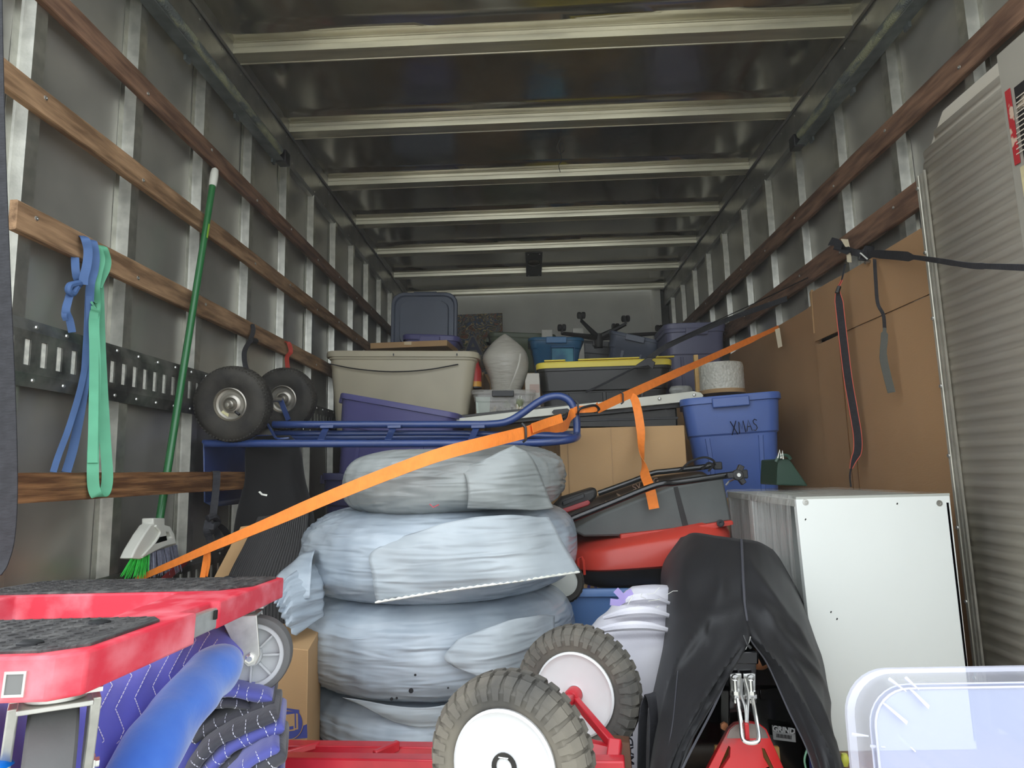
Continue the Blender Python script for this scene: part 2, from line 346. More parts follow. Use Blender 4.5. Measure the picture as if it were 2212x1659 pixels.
# ---------------- storage totes and other rear cargo ----------------
def rr(w, d, r, z, n=4):
    out = []
    for cx, cy, a0 in ((w/2-r, d/2-r, 0), (-w/2+r, d/2-r, 90), (-w/2+r, -d/2+r, 180), (w/2-r, -d/2+r, 270)):
        for k in range(n+1): a = R(a0+90*k/n); out.append(V((cx+r*cos(a), cy+r*sin(a), z)))
    return out
def PL(nm, c, r=.42, **k): return mat(nm, c, r, 0, var=.06, vs=4, bump=.08, bsc=300, **k)
def tote(name, label, A, B, h, d, m, lid=None, back=None, taper=.82, r=.05, group=None, ribs=(-.28, .28), handle=True, hmat=None, step=.66, lidh=.03, flip=False, cat='storage bin', hd='front', wall=.004):
    A, B = V(A), V(B); X = (B-A).normalized(); Yd = V(back) if back is not None else V((-X.y, X.x, 0)); Yd = (Yd-X*Yd.dot(X)).normalized(); Z = X.cross(Yd)
    w_ = (B-A).length
    o = (A+B)/2+Yd*d/2-Z*h
    Rm = Matrix(((X.x, Yd.x, Z.x), (X.y, Yd.y, Z.y), (X.z, Yd.z, Z.z)))
    t = thing(name, label, cat, o, Rm, group)
    W, D = w_-.03, d-.03
    def sz(f): return (W*(taper+(1-taper)*f), D*(taper+(1-taper)*f))
    rg = []
    for z, e in ((0, -.02), (.012, -.004), (.02, 0)): a, b = sz(z/h); rg.append(rr(a+e, b+e, r*.8, z))
    a, b = sz(step); rg.append(rr(a, b, r, h*step)); rg.append(rr(a+.014, b+.014, r, h*step+.008))
    a, b = sz(.93); rg.append(rr(a+.012, b+.012, r, h*.93)); rg.append(rr(w_, d, r+.01, h*.935)); rg.append(rr(w_, d, r+.01, h-.006)); rg.append(rr(w_-.006, d-.006, r+.01, h))
    rg.append(rr(W-.012, D-.012, r, h)); a, b = sz(.05); rg.append(rr(a-.01, b-.01, r*.8, h*.05))
    G().loft(rg).ob('body', m, t, True, smooth=35)
    y0 = lambda f: -sz(f)[1]/2
    for fx in ribs:      # moulded vertical ribs on the long faces
        for s in (-1, 1):
            g = G()
            pr = []
            for f in (.05, step-.02): pr += [(fx*sz(f)[0], s*(sz(f)[1]/2-.002), f*h)]
            g.hexa([V((pr[0][0]-.012, pr[0][1], pr[0][2])), V((pr[0][0]+.012, pr[0][1], pr[0][2])), V((pr[0][0]+.008, pr[0][1]+s*.008, pr[0][2])), V((pr[0][0]-.008, pr[0][1]+s*.008, pr[0][2])),
                    V((pr[1][0]-.012, pr[1][1], pr[1][2])), V((pr[1][0]+.012, pr[1][1], pr[1][2])), V((pr[1][0]+.008, pr[1][1]+s*.008, pr[1][2])), V((pr[1][0]-.008, pr[1][1]+s*.008, pr[1][2]))])
            g.ob('rib', m, t, True, smooth=20)
    if handle:
        hm = hmat or m
        for s in (-1, 1):
            if hd == 'front': G().box((0, s*(d/2+.008), h*.935-.002), (min(.17, w_*.36), .02, .045)).ob('handle', hm, t, True, bevel=.005)
            else: G().box((s*(w_/2+.012), 0, h*.935-.002), (.028, .15, .04)).ob('handle', hm, t, True, bevel=.005)
    if lid:
        lg = [rr(w_+.008, d+.008, r+.012, h-.012), rr(w_+.012, d+.012, r+.012, h+lidh*.5), rr(w_+.002, d+.002, r+.01, h+lidh*.75), rr(w_-.03, d-.03, r, h+lidh*.75), rr(w_-.045, d-.045, r, h+lidh*.3), rr(w_-.11, d-.11, r*.8, h+lidh*.3), rr(w_-.12, d-.12, r*.8, h+lidh)]
        G().loft(lg).ob('lid', lid, t, True, smooth=35)
    return t, Rm, o
BEIGE = PL('beige_plastic', c8(199, 190, 165)); PURP = PL('indigo_plastic', c8(92, 90, 142)); DPUR = PL('dark_indigo_plastic', c8(64, 64, 98)); GBLU = PL('slate_blue_plastic', c8(91, 98, 116))
LIL = PL('grey_violet_plastic', c8(109, 109, 136)); GREEN = PL('sage_plastic', c8(103, 114, 87)); BLUE = PL('royal_blue_plastic', c8(78, 106, 174), .38); BK = PL('black_tote_plastic', c8(38, 36, 32), .4); YEL = PL('yellow_lid_plastic', c8(255, 229, 89))
STEELB = PL('steel_blue_plastic', c8(98, 136, 192), .4)
CARD = mat('cardboard', c8(176, 142, 100), .8, 0, var=.07, vs=3, bump=.15, bsc=90, bst=(1, 1, 8))
CARD2 = mat('wall_cardboard', c8(176, 138, 98), .85, 0, var=.08, vs=2, bump=.2, bsc=60, bst=(1, 1, 6))

beige, Rb, ob_ = tote('large_tote', 'large beige tote with flared rim and thin dark bow line, left of the pile', P(699, 757, 3.45), P(1033, 758, 3.45), .5, .5, BEIGE, ribs=(), handle=False, taper=.86, step=.9, r=.06)
pts = [P(712, 786, 3.452), P(770, 797, 3.448), P(845, 803, 3.445), P(920, 799, 3.446), P(990, 787, 3.452)]
G().tube(spl(pts, 6), .0035, 6).ob('bow_line', BLK, beige)
for uu in (850, 987): G().box(P(uu, 766, 3.44), (.006, .006, .012)).ob('rim_notch', BLK, beige)
tote('storage_tote', 'indigo tote tipped down to the right in front of the beige tote', P(728, 846, 3.0), P(988, 892, 2.95), .40, .36, PURP, hd='side', ribs=(-.3, .3), step=.6)
tote('storage_tote', 'dark indigo tote low behind the bagged tyres, mostly hidden', P(688, 1022, 2.75), P(830, 1026, 2.75), .42, .35, DPUR, hd='side')
tote('storage_tote', 'slate blue tote standing on its side with its lid facing out, at the far left', P(846, 763, 4.35), P(986, 763, 4.35), .36, .42, GBLU, lid=GBLU, back=V((0, -.04, 1)), taper=.9, r=.07)
tote('storage_tote', 'small indigo tote behind the flat carton on the beige tote', P(868, 728, 3.98), P(990, 732, 3.98), .16, .3, PURP, lid=PURP)
bx = thing('flat_carton', 'flat tan carton lying on top of the beige tote', 'box', P(885, 760, 3.6))
a, b = P(800, 741, 3.62), P(968, 738, 3.62)
G().hexa([a+V((0, 0, -.034)), b+V((0, -.05, -.034)), b+V((.03, .24, -.034)), a+V((.0, .26, -.034)), a, b+V((0, -.05, 0)), b+V((.03, .24, 0)), a+V((0, .26, 0))]).ob('carton', CARD, bx, bevel=.002)
G().box((a+b)/2+V((.0, -.026, -.01)), (.05, .002, .02)).ob('packing_tape', mat('clear_tape', c8(190, 165, 120), .2), bx)
# canvas with swirling pattern
ART = bpy.data.materials.new('swirl_print'); ART.use_nodes = True; nt = ART.node_tree; N = nt.nodes; L = nt.links
tc = N.new('ShaderNodeTexCoord'); wv = N.new('ShaderNodeTexNoise'); wv.inputs['Scale'].default_value = 9; wv.inputs['Distortion'].default_value = 2.2; wv.inputs['Detail'].default_value = 1; L.new(tc.outputs['Object'], wv.inputs[0])
cr = N.new('ShaderNodeValToRGB'); cr.color_ramp.interpolation = 'CONSTANT'; L.new(wv.outputs[0], cr.inputs[0])
cols = [(0, (60, 55, 50)), (.3, (140, 80, 60)), (.36, (70, 80, 60)), (.41, (200, 180, 130)), (.44, (60, 80, 110)), (.49, (75, 65, 55)), (.53, (190, 165, 110)), (.56, (90, 105, 120)), (.61, (60, 60, 50)), (.66, (170, 110, 90))]
el = cr.color_ramp.elements; el[0].position = 0; el[0].color = (*c8(*cols[0][1]), 1); el[1].position = cols[1][0]; el[1].color = (*c8(*cols[1][1]), 1)
for p_, c_ in cols[2:]: e = el.new(p_); e.color = (*c8(*c_), 1)
L.new(cr.outputs[0], N['Principled BSDF'].inputs['Base Color']); N['Principled BSDF'].inputs['Roughness'].default_value = .7
pa = thing('patterned_canvas', 'square canvas printed all over with small colourful swirls, against the far wall', 'picture', P(1035, 765, 5.7))
a, b = P(985, 680, 5.7), P(1085, 676, 5.7); dn = V((0, 0, P(985, 680, 5.7).z*-1+1.485))
G().hexa([a+dn, b+dn, b+dn+V((0, .035, 0)), a+dn+V((0, .035, 0)), a, b, b+V((0, .035, 0)), a+V((0, .035, 0))]).ob('canvas', ART, pa)
pt_ = PL('letter_blue', c8(52, 56, 92)); plt = PL('letter_outline', c8(140, 135, 120))
M_ = frame(P(1022, 750, 5.69), (1, 0, 0), (0, .0, 1))
text('A', .24, M_, plt, pa, 'printed_letter', .002, bold=.014); text('A', .23, Matrix.Translation((0, -.004, 0)) @ M_, pt_, pa, 'printed_letter', .002, bold=.004)
tote('storage_tote', 'sage green tote with lid and side grip near the far wall', P(1054, 722, 5.2), P(1200, 727, 5.2), .3, .4, GREEN, lid=GREEN, hd='side')
for i, (u0, u1, v0, v1) in enumerate(((1165, 1193, 712, 730), (1232, 1260, 709, 730))):
    a, b = P(u0, v0, 5.0), P(u1, v0, 5.0); q = thing('white_carton', ('narrow white carton at the far wall left of the blue bin corner', 'white carton at the far wall behind the tallest chair leg')[i], 'box', (a+b)/2+V((0, 0, -.33)))
    G().prism([a+V((0, 0, -.33)), b+V((0, 0, -.33)), b, a+V((.02, 0, 0))], (0, .12, 0)).ob('carton', WHITEW, q, bevel=.002)
TB = PL('clear_blue_plastic', c8(48, 108, 150), .25); TBH = PL('pale_blue_grip', c8(72, 128, 180)); TBI = mat('blue_bin_contents', c8(90, 165, 185), .4, 0, c2=c8(40, 110, 150), vs=9)
t, Rm, o = tote('storage_tote', 'see-through teal blue bin on the black and yellow tote', P(1140, 728, 4.35), P(1263, 728, 4.35), .32, .38, TB, lid=None, taper=.72, hmat=TBH, step=.75, ribs=())
for k, (x0, z0, w0, h0, mm) in enumerate(((.045, .19, .15, .11, TBI),)): G().box((x0, -.178, z0), (w0, .008, h0), Matrix.Rotation(R(-8), 3, 'X')).ob('window_panel', mm, t, True, bevel=.01)
fr_ = [V((.045+x, -.186+.02*(.5-z)*-1*.0, .19+z)) for x, z in ((-.08, -.06), (-.08, .06), (.08, .06), (.08, -.06))]
G().tube([V((.045+x, -.187-z*.14, .19+z)) for x, z in ((-.08, -.06), (-.08, .06), (.08, .06), (.08, -.06))], .005, 6, True).ob('window_frame', TBH, t, True)
tote('storage_tote', 'grey tote under the upturned chair base', P(1250, 734, 5.0), P(1345, 741, 5.0), .3, .35, PL('grey_tote_plastic', c8(78, 78, 80)))
tote('storage_tote', 'slate blue tote leaning over to the left on the black and yellow tote', P(1316, 712, 4.45), P(1432, 737, 4.4), .34, .4, GBLU, back=V((.35, 1, .0)), ribs=(-.2, .2), taper=.78)
tote('storage_tote', 'tall grey violet tote with closed lid at the right wall side', P(1437, 706, 4.1), P(1570, 702, 4.1), .55, .4, LIL, lid=LIL, taper=.86)
t, Rm, o = tote('storage_tote', 'wide black tote with bright yellow lid', P(1158, 792, 3.55), P(1452, 782, 3.5), .43, .46, BK, lid=YEL, hd='side', ribs=(-.3, 0, .3), taper=.88, r=.05, lidh=.03)
for x, ww in ((-.27, .12), (.03, .34), (.34, .1)): G().box((x, -.215, .462), (ww, .03, .008)).ob('lid_ridge', YEL, t, True, bevel=.003)
for z in (.12, .2, .28): G().box((0, -.21-.02*(z-.12), z), (.6, .004, .004)).ob('moulded_line', BK, t, True)
# upturned office chair base
cb = thing('chair_base', 'upturned black office chair base with twin-wheel casters', 'chair', P(1300, 740, 5.0))
CBK = PL('chair_black', c8(36, 34, 32), .5)
hub = P(1292, 730, 5.0); G().lathe([(.035, -.08), (.04, 0), (.04, .03), (.02, .035)], hub, (0, 0, 1), 20).ob('hub', CBK, cb)
for (u, v, y) in ((1256, 693, 4.85), (1352, 700, 4.95), (1214, 720, 4.75), (1425, 720, 5.15), (1330, 716, 5.35)):
    e = P(u, v, y); mid = hub+(e-hub)*.6
    G().tube(spl([hub, hub+(e-hub)*.3+V((0, 0, .0)), mid, e], 4), [.026-.001*i for i in range(13)], 8).ob('leg', CBK, cb)
    c_ = e+V((.0, 0, .035)); s_ = G(); 
    cs = s_.tube([e, e+V((0, 0, .03))], .009, 8).ob('caster', CBK, cb)
    for sx in (-1, 1): G().lathe([(.01, -.013), (.024, -.012), (.027, -.006), (.027, .006), (.024, .012), (.008, .013)], c_+V((sx*.016, 0, .008)), (1, .2, 0), 16).ob('caster_wheel', CBK, cs)
# translucent white sack on the clear bin
WBAG = mat('white_film', c8(188, 184, 172), .35, 0, var=.08, vs=5, bump=.35, bsc=14, bst=(1, 1, 5), alpha=.96, dist=.02)
def lump(rows, Y, dr=.8, n=28, amp=.01, fr=8, sub=5, pw=2.4, wr=0, wf=30):
    cen = spl([P((a+b)/2, v, Y+(yo if yo else 0)) for v, a, b, yo in rows], sub); rad = spl([V(((P(b, v, Y)-P(a, v, Y)).length/2, 0, 0)) for v, a, b, yo in rows], sub)
    rings = []
    for i, (c, r_) in enumerate(zip(cen, rad)):
        ring = []
        for k in range(n):
            t = 2*pi*k/n; ct, st = cos(t), sin(t)
            x = math.copysign(abs(ct)**(2/pw), ct)*r_.x; y = math.copysign(abs(st)**(2/pw), st)*r_.x*dr
            q = c+V((x, y, 0)); nn = noise.noise(q*fr)*amp+noise.noise(V((t*wf/6.28, q.z*4, 3)))*wr
            ring.append(q+V((ct, st, .0))*nn+V((0, 0, noise.noise(q*fr+V((9, 9, 9)))*amp*.5)))
        rings.append(ring)
    return G().loft(list(reversed(rings)))
o = lump([(722, 1088, 1094, 0), (732, 1072, 1108, 0), (755, 1052, 1132, 0), (775, 1042, 1141, 0), (800, 1050, 1143, 0), (822, 1060, 1136, 0), (852, 1066, 1124, 0)], 3.62, .8, 36, .012, 7, 5, 2.2, .006, 14).ob('plastic_sack', WBAG, smooth=60)
tag(o, 'crumpled white plastic sack on top of the small clear bin', 'bag')
q = G().tube(spl([P(1098, 845, 3.48), P(1112, 812, 3.44), P(1121, 785, 3.44), P(1124, 765, 3.46)], 6), .006, 6); so = q.ob('sack_seam', PL('film_white', c8(215, 212, 200))); so.parent = o
rc = thing('fire_red_canister', 'red canister with a yellow band at its foot, beside the beige tote', 'canister', P(1028, 838, 3.6))
cc = P(1027, 838, 3.6); r_ = (P(1041, 800, 3.6)-P(1014, 800, 3.6)).length/2; hh = (P(1027, 778, 3.6)-cc).length
G().lathe([(r_, 0), (r_, hh*.62), (r_*.75, hh*.8), (r_*.55, hh*.96), (r_*.3, hh)], cc, (0, 0, 1), 24).ob('body', PL('red_paint', c8(185, 48, 45)), rc)
G().lathe([(r_*1.02, .0), (r_*1.02, .03)], cc+V((0, 0, .004)), (0, 0, 1), 24).ob('yellow_band', PL('canister_yellow', c8(210, 150, 50)), rc)
G().lathe([(r_*1.03, -.004), (r_*1.03, .004)], cc, (0, 0, 1), 24).ob('foot_ring', BLK, rc)
CLR = mat('clear_hard_plastic', c8(215, 212, 205), .12, 0, alpha=.32)
t, Rm, o = tote('clear_bin', 'small clear bin with black latch full of odds and ends', P(1018, 846, 3.35), P(1156, 846, 3.35), .17, .28, CLR, lid=CLR, handle=False, ribs=(), taper=.93, r=.03, lidh=.015)
G().box((-.0, -.152, .158), (.115, .02, .032)).ob('latch', BLK, t, True, bevel=.003)
G().prism([V((-.14, -.118, .02)), V((-.075, -.118, .02)), V((-.07, -.118, .145)), V((-.148, -.118, .145))], (0, .004, 0)).ob('paper_sheet', mat('pale_green_paper', c8(200, 212, 200), .7), t, True)
for x in (.075, .09): G().box((x, -.125, .085), (.005, .004, .13), Matrix.Rotation(R(6), 3, 'Y')).ob('white_stripe', SLOTW, t, True)
for i in range(14):
    cx_, cz_ = -.05+.165*random.random(), .035+.085*random.random(); s_ = .022+.014*random.random()
    m_ = mat('bin_contents_%s' % ('grey', 'tan', 'olive')[i % 3], c8(*((176, 172, 165), (190, 178, 150), (138, 145, 108))[i % 3]), .6, 0, var=.2, vs=30)
    pr_ = [(0, -s_), (s_*.7, -s_*.7), (s_, 0), (s_*.7, s_*.7), (0, s_)]
    g = G().lathe(pr_, (cx_, -.08-.04*random.random(), cz_), (random.random()-.5, random.random()-.5, 1), 10)
    g.v = [q+V((noise.noise(q*60), noise.noise(q*60+V((5, 0, 0))), noise.noise(q*60+V((0, 5, 0)))))*.012 for q in g.v]; g.ob('content_lump', m_, t, True, smooth=60)
jg = thing('white_jug', 'small white carton with a pinkish label, wedged beside the black tote', 'carton', P(1151, 880, 3.45))
a, b, c_, d_ = P(1136, 880, 3.45), P(1168, 880, 3.45), P(1165, 806, 3.45), P(1139, 806, 3.45)
G().prism([a, b, P(1166, 820, 3.45), c_, d_, P(1134, 822, 3.45)], (0, .1, 0)).ob('carton', PL('off_white', c8(196, 190, 178)), jg, bevel=.004)
G().prism([P(1144, 830, 3.447), P(1165, 830, 3.447), P(1165, 848, 3.447), P(1144, 848, 3.447)], (0, .002, 0)).ob('label_patch', PL('pinkish_label', c8(176, 150, 136)), jg)
# folded table: white edge rail with black frame, lying across the pile
ft = thing('folded_table', 'folded table with white metal edge rail and black frame, lying aslant below the black tote', 'table', P(1250, 900, 3.0))
WE = mat('white_rail_paint', c8(222, 222, 208), .35, 0, var=.04, vs=8)
def slab(p4, dv, nm, m, par, bev=.002, **k): return G().prism([P(*q) for q in p4], dv, **k).ob(nm, m, par, bevel=bev)
slab([(985, 918, 3.02), (1500, 866, 2.98), (1514, 862, 2.98), (1520, 855, 2.98), (1514, 848, 2.98), (1498, 845, 2.98), (985, 904, 3.02)], (0, .03, 0), 'edge_rail', WE, ft)
slab([(960, 906, 3.06), (1270, 874, 3.04), (1275, 868, 3.04), (960, 900, 3.06)], (0, .36, .02), 'black_frame', BK, ft)
slab([(985, 925, 3.05), (1470, 880, 3.02), (1470, 868, 3.02), (985, 912, 3.05)], (0, .36, .02), 'table_top', BK, ft)
slab([(1196, 895, 2.976), (1226, 892, 2.976), (1232, 887, 2.976), (1226, 882, 2.976), (1196, 885, 2.976), (1192, 890, 2.976)], (0, .004, 0), 'rail_slot', BLK, ft, .001)
for u, v in ((1425, 861), (1500, 853)): G().lathe([(.008, 0), (.006, .003), (0, .004)], P(u, v, 2.978), (0, -1, 0), 12).ob('rivet', SCREW, ft)
for u, v in ((1059, 902), (1105, 898)): G().box(P(u, v, 3.03), (.01, .01, .018)).ob('rubber_foot', SLOTW, ft, bevel=.002)
bc = thing('black_case', 'long flat black case under the folded table', 'case', P(1330, 925, 3.0))
slab([(1215, 922, 3.05), (1465, 922, 3.05), (1462, 878, 3.05), (1215, 900, 3.05)], (0, .34, 0), 'shell', BK, bc, .01)
slab([(1215, 912, 3.045), (1465, 905, 3.045), (1465, 900, 3.045), (1215, 907, 3.045)], (0, .01, 0), 'rim_line', BLK, bc, .001)
# roll of bubble wrap, stick, small film pack
BUB = mat('bubble_film', c8(208, 206, 194), .3, 0, var=.06, vs=40)
b_ = BUB.node_tree; vn = b_.nodes.new('ShaderNodeTexVoronoi'); vn.inputs['Scale'].default_value = 75; bp = b_.nodes.new('ShaderNodeBump'); bp.inputs['Strength'].default_value = .9; bp.inputs['Distance'].default_value = .004; bp.invert = True
tcn = b_.nodes.new('ShaderNodeTexCoord'); b_.links.new(tcn.outputs['Object'], vn.inputs[0]); b_.links.new(vn.outputs[0], bp.inputs['Height']); b_.links.new(bp.outputs[0], b_.nodes['Principled BSDF'].inputs['Normal'])
br = thing('bubble_wrap_roll', 'roll of bubble wrap standing on end behind the blue XMAS tote', 'roll', P(1561, 850, 3.2))
c_ = P(1561, 852, 3.25); rr_ = .112; hh = .155
G().lathe([(.03, 0), (rr_, 0), (rr_, .02)], c_, (0, 0, 1), 40).ob('cardboard_collar', CARD, br)
pr_ = [(rr_*.97, .02)]+[(rr_*(.97+.012*noise.noise(V((k*.7, 1, 2)))), .02+k*.012) for k in range(1, 11)]+[(rr_*.93, hh), (.03, hh+.002)]
G().lathe(pr_, c_, (0, 0, 1), 48).ob('bubble_wrap', BUB, br)
st = G().box(P(1505, 808, 3.3), (.022, .02, .2)).ob('wooden_stick', mat('pale_pine', c8(196, 160, 100), .6, 0, var=.12, vs=30), bevel=.002); tag(st, 'upright pale wooden stick beside the bubble wrap', 'stick')
fp = lump([(834, 1450, 1492, 0), (842, 1446, 1498, 0), (852, 1450, 1496, 0)], 3.35, .4, 20, .006, 20, 4).ob('film_packet', mat('clear_film_pack', c8(150, 150, 145), .15, 0, var=.2, vs=30, bump=.5, bsc=40), smooth=60); tag(fp, 'small shiny film packet at the foot of the grey violet tote', 'packet')
# XMAS tote
XM, Rx, ox = tote('storage_tote', 'royal blue tote marked XMAS in black marker, no lid', P(1467, 862, 2.93), P(1690, 843, 2.83), .47, .40, BLUE, ribs=(-.3, .3), taper=.8, step=.62)
ink = mat('marker_ink', c8(22, 24, 40), .6)
Mt = frame(ox+Rx @ V((.055, -.192, .325)), Rx @ V((1, 0, .05)), Rx @ V((0, -.18, 1)))
def strokes(segs, M, s, th, m, par, nm='lettering'):
    g = G()
    for sg in segs: g.tube([M @ V((x*s, y*s, .001)) for x, y in sg], th, 5)
    return g.ob(nm, m, par)
Mt2 = Matrix.Translation(-(Mt.to_3x3() @ V((0, 0, 1)))*-.012) @ Mt
strokes([[(-2.1, 1), (-1.3, -1)], [(-1.3, 1), (-2.1, -1)], [(-1.05, -.9), (-.95, .8), (-.65, -.3), (-.35, .9), (-.2, -.8)], [(-.02, -.7), (.35, .9), (.7, -.7)], [(.12, -.05), (.58, 0)], [(1.5, .7), (1.2, .9), (.98, .65), (1.05, .3), (1.35, 0), (1.42, -.4), (1.15, -.75), (.88, -.6)]], Mt2, .031, .0022, ink, XM)
# plain carton under the black case
cbx = thing('moving_carton', 'plain tan carton below the black case, behind the lawn mower', 'box', P(1345, 1075, 2.5))
a, b = P(1208, 926, 2.5), P(1479, 926, 2.5); zb = .42
G().box(((a.x+b.x)/2, 2.5+.2, (a.z+zb)/2), (b.x-a.x, .4, a.z-zb)).ob('carton', CARD, cbx, bevel=.003)
for xx in (a.x+.03, ): G().box((xx, 2.4985, (a.z+zb)/2), (.002, .002, a.z-zb)).ob('crease', PL('crease_brown', c8(140, 108, 70)), cbx)
G().box((a.x+.2, 2.4985, (a.z+zb)/2), (.0015, .002, a.z-zb)).ob('crease', PL('crease_tan', c8(165, 130, 88)), cbx)
# supports buried in the pile
def carton(label, c, d, m=CARD, nm='moving_carton'):
    t = thing(nm, label, 'box', (c[0], c[1], c[2]-d[2]/2)); G().box(c, d).ob('carton', m, t, bevel=.003)
    G().box((c[0], c[1]-d[1]/2-.001, c[2]), (.05, .002, d[2])).ob('packing_tape', mat('tan_tape', c8(160, 120, 75), .3), t); return t
carton('big brown carton buried under the beige tote', (-.70, 3.74, .415), (.7, .46, .83))
carton('big brown carton buried under the black and yellow tote', (.45, 3.78, .43), (.8, .46, .86))
carton('tall brown carton buried at the far left below the tote on its side', (-.7, 4.4, .68), (.8, .6, 1.36))
carton('tall brown carton buried at the far end below the sage green tote', (.1, 5.36, .74), (1.5, .8, 1.48))
carton('tall brown carton buried below the leaning slate tote', (.46, 4.55, .66), (.66, .5, 1.3))
carton('brown carton buried under the grey violet tote', (1.06, 4.3, .56), (.4, .38, 1.11))
carton('brown carton buried under the XMAS tote', (.92, 3.08, .29), (.5, .4, .57))
carton('brown carton buried under the plain tan carton', (.38, 2.72, .2), (.6, .38, .4))

# ---------------- wheels, hand trucks, tyres ----------------
RUB = mat('tyre_rubber', c8(38, 36, 33), .75, 0, c2=c8(60, 57, 51), vs=14, bump=.3, bsc=120)
RUB2 = mat('dusty_lug_rubber', c8(84, 82, 78), .85, 0, c2=c8(124, 118, 106), vs=8, bump=.3, bsc=120)
def wheel(par, c, ax, r, w_, rim, rimm, tyre=RUB, n=56, lugs=0, name='wheel', tread=0):
    ax = V(ax).normalized(); c = V(c); h = w_/2
    t = r-rim
    pr = [(rim, -h*.7), (rim+t*.25, -h*.92), (rim+t*.6, -h), (r-t*.18, -h*.86), (r-t*.03, -h*.6), (r, -h*.2), (r, h*.2), (r-t*.03, h*.6), (r-t*.18, h*.86), (rim+t*.6, h), (rim+t*.25, h*.92), (rim, h*.7)]
    g = G().lathe(pr, c, ax, n, closed=True)
    x = V((0, 0, 1)); x = (x-ax*x.dot(ax)).normalized(); y = ax.cross(x)
    def F(a, rad, hh): return c+ax*hh+(x*cos(a)+y*sin(a))*rad
    if lugs:
        for k in range(lugs):
            a0 = 2*pi*k/lugs; da = 2*pi/lugs*.36; rj = .0006*noise.noise(V((k, 3, 1)))
            for s in (-1, 1):
                o_ = a0+(pi/lugs if s > 0 else 0)
                for (h0, h1, rr0, rr1, dd) in ((.08, .5, r+.003, r+.002, 1), (.56, .98, r, r-t*.22, 1.05), (.94, 1.06, r-t*.2, r-t*.5, .8)):
                    p = []
                    for lift in (-.006, .0035+rj):
                        p += [F(o_-da*dd, rr0+lift, s*h*h0), F(o_+da*dd, rr0+lift, s*h*h0), F(o_+da*dd*.92, rr1+lift, s*h*h1), F(o_-da*dd*.92, rr1+lift, s*h*h1)]
                    if s > 0: p = [p[3], p[2], p[1], p[0], p[7], p[6], p[5], p[4]]
                    g.hexa(p)
    if tread:
        for k in range(tread):
            a0 = 2*pi*k/tread; da = 2*pi/tread*.3
            for s in (-1, 1):
                p = []
                for lift in (-.004, .0015):
                    p += [F(a0-da, r+lift, s*h*.3), F(a0+da, r+lift, s*h*.3), F(a0+da, r-t*.1+lift, s*h*.8), F(a0-da, r-t*.1+lift, s*h*.8)]
                if s > 0: p = [p[3], p[2], p[1], p[0], p[7], p[6], p[5], p[4]]
                g.hexa(p)
            g.hexa([F(a0-da, r-.003, -h*.22), F(a0+da, r-.003, -h*.22), F(a0+da, r-.003, h*.22), F(a0-da, r-.003, h*.22), F(a0-da, r+.0012, -h*.22), F(a0+da, r+.0012, -h*.22), F(a0+da, r+.0012, h*.22), F(a0-da, r+.0012, h*.22)])
    ty = g.ob(name, tyre, par, smooth=32)
    return ty, F
HTB = mat('blue_gloss_paint', c8(44, 66, 120), .3, 0, var=.08, vs=10, coat=.4)
STEEL = mat('rim_steel', c8(170, 165, 155), .35, .85, var=.15, vs=12)
ht = thing('blue_hand_truck', 'blue two-wheel hand truck lying flat on top of the bagged tyres', 'hand truck', P(900, 958, 2.2))
c1, c2 = P(505, 873, 2.14), P(616, 862, 2.6); ax = (c1-c2).normalized()
for i, c in enumerate((c1, c2)):
    ty, F = wheel(ht, c, ax, .129, .085, .056, STEEL, tread=64, name='tyre')
    G().lathe([(.057, .02), (.058, .03), (.054, .033), (.05, .022), (.036, .018), (.031, .024), (.024, .026), (.02, .02), (.014, .02), (.014, .036), (.009, .04), (.007, .05), (0, .051)], c, ax, 40).ob('rim', STEEL, ty, smooth=50)
    G().lathe([(.057, -.02), (.058, -.03), (.02, -.02), (0, -.02)], c, ax, 30).ob('rim_back', STEEL, ty)
    if i == 0:
        G().tube([F(3.7, .03, .022), F(3.9, .038, .038), F(3.95, .05, .04)], .005, 8).ob('valve_stem', BLK, ty)
        G().hexa([F(a, rr0, hh) for hh in (.0215, .023) for a, rr0 in ((2.2, .03), (2.9, .03), (2.9, .043), (2.2, .043))]).ob('rim_sticker', PL('pale_yellow_sticker', c8(210, 205, 160)), ty)
G().tube([c1, c2-ax*.06], .009, 10).ob('axle', STEEL, ht)
TR_ = .0135
near = [P(445, 958, 2.16), P(600, 958, 2.16), P(900, 958, 2.16), P(1130, 957, 2.16), P(1205, 953, 2.16), P(1240, 947, 2.2), P(1247, 940, 2.3), P(1235, 938, 2.44), P(1190, 940, 2.52), P(1100, 943, 2.53), P(800, 945, 2.53), P(520, 947, 2.53)]
G().tube(spl(near, 6), TR_, 12).ob('frame_tube', HTB, ht)
G().tube(spl([P(592, 936, 2.34), P(800, 936, 2.34), P(1000, 936, 2.34), P(1180, 942, 2.34), P(1236, 943, 2.34)], 5), TR_*.8, 10).ob('frame_tube', HTB, ht)
G().tube(spl([P(590, 917, 2.3), P(800, 917, 2.3), P(1000, 917, 2.3), P(1060, 916, 2.3), P(1095, 911, 2.3), P(1125, 895, 2.3), P(1160, 870, 2.3), P(1185, 858, 2.3), P(1210, 856, 2.3), P(1230, 866, 2.3), P(1242, 888, 2.3), P(1246, 915, 2.3), P(1246, 946, 2.3)], 6), TR_, 12).ob('loop_handle', HTB, ht)
for u in (845, 1025, 700):
    G().hexa([P(u-14, 951, 2.17), P(u, 951, 2.17), P(u+12, 924, 2.3), P(u-2, 924, 2.3), P(u-14, 949, 2.17), P(u, 949, 2.17), P(u+12, 922, 2.3), P(u-2, 922, 2.3)]).ob('cross_plate', HTB, ht)
    G().box(P(u+8, 922, 2.29), (.05, .03, .012)).ob('clamp', HTB, ht, bevel=.002)
a = c1+V((-.08, .02, -.13))
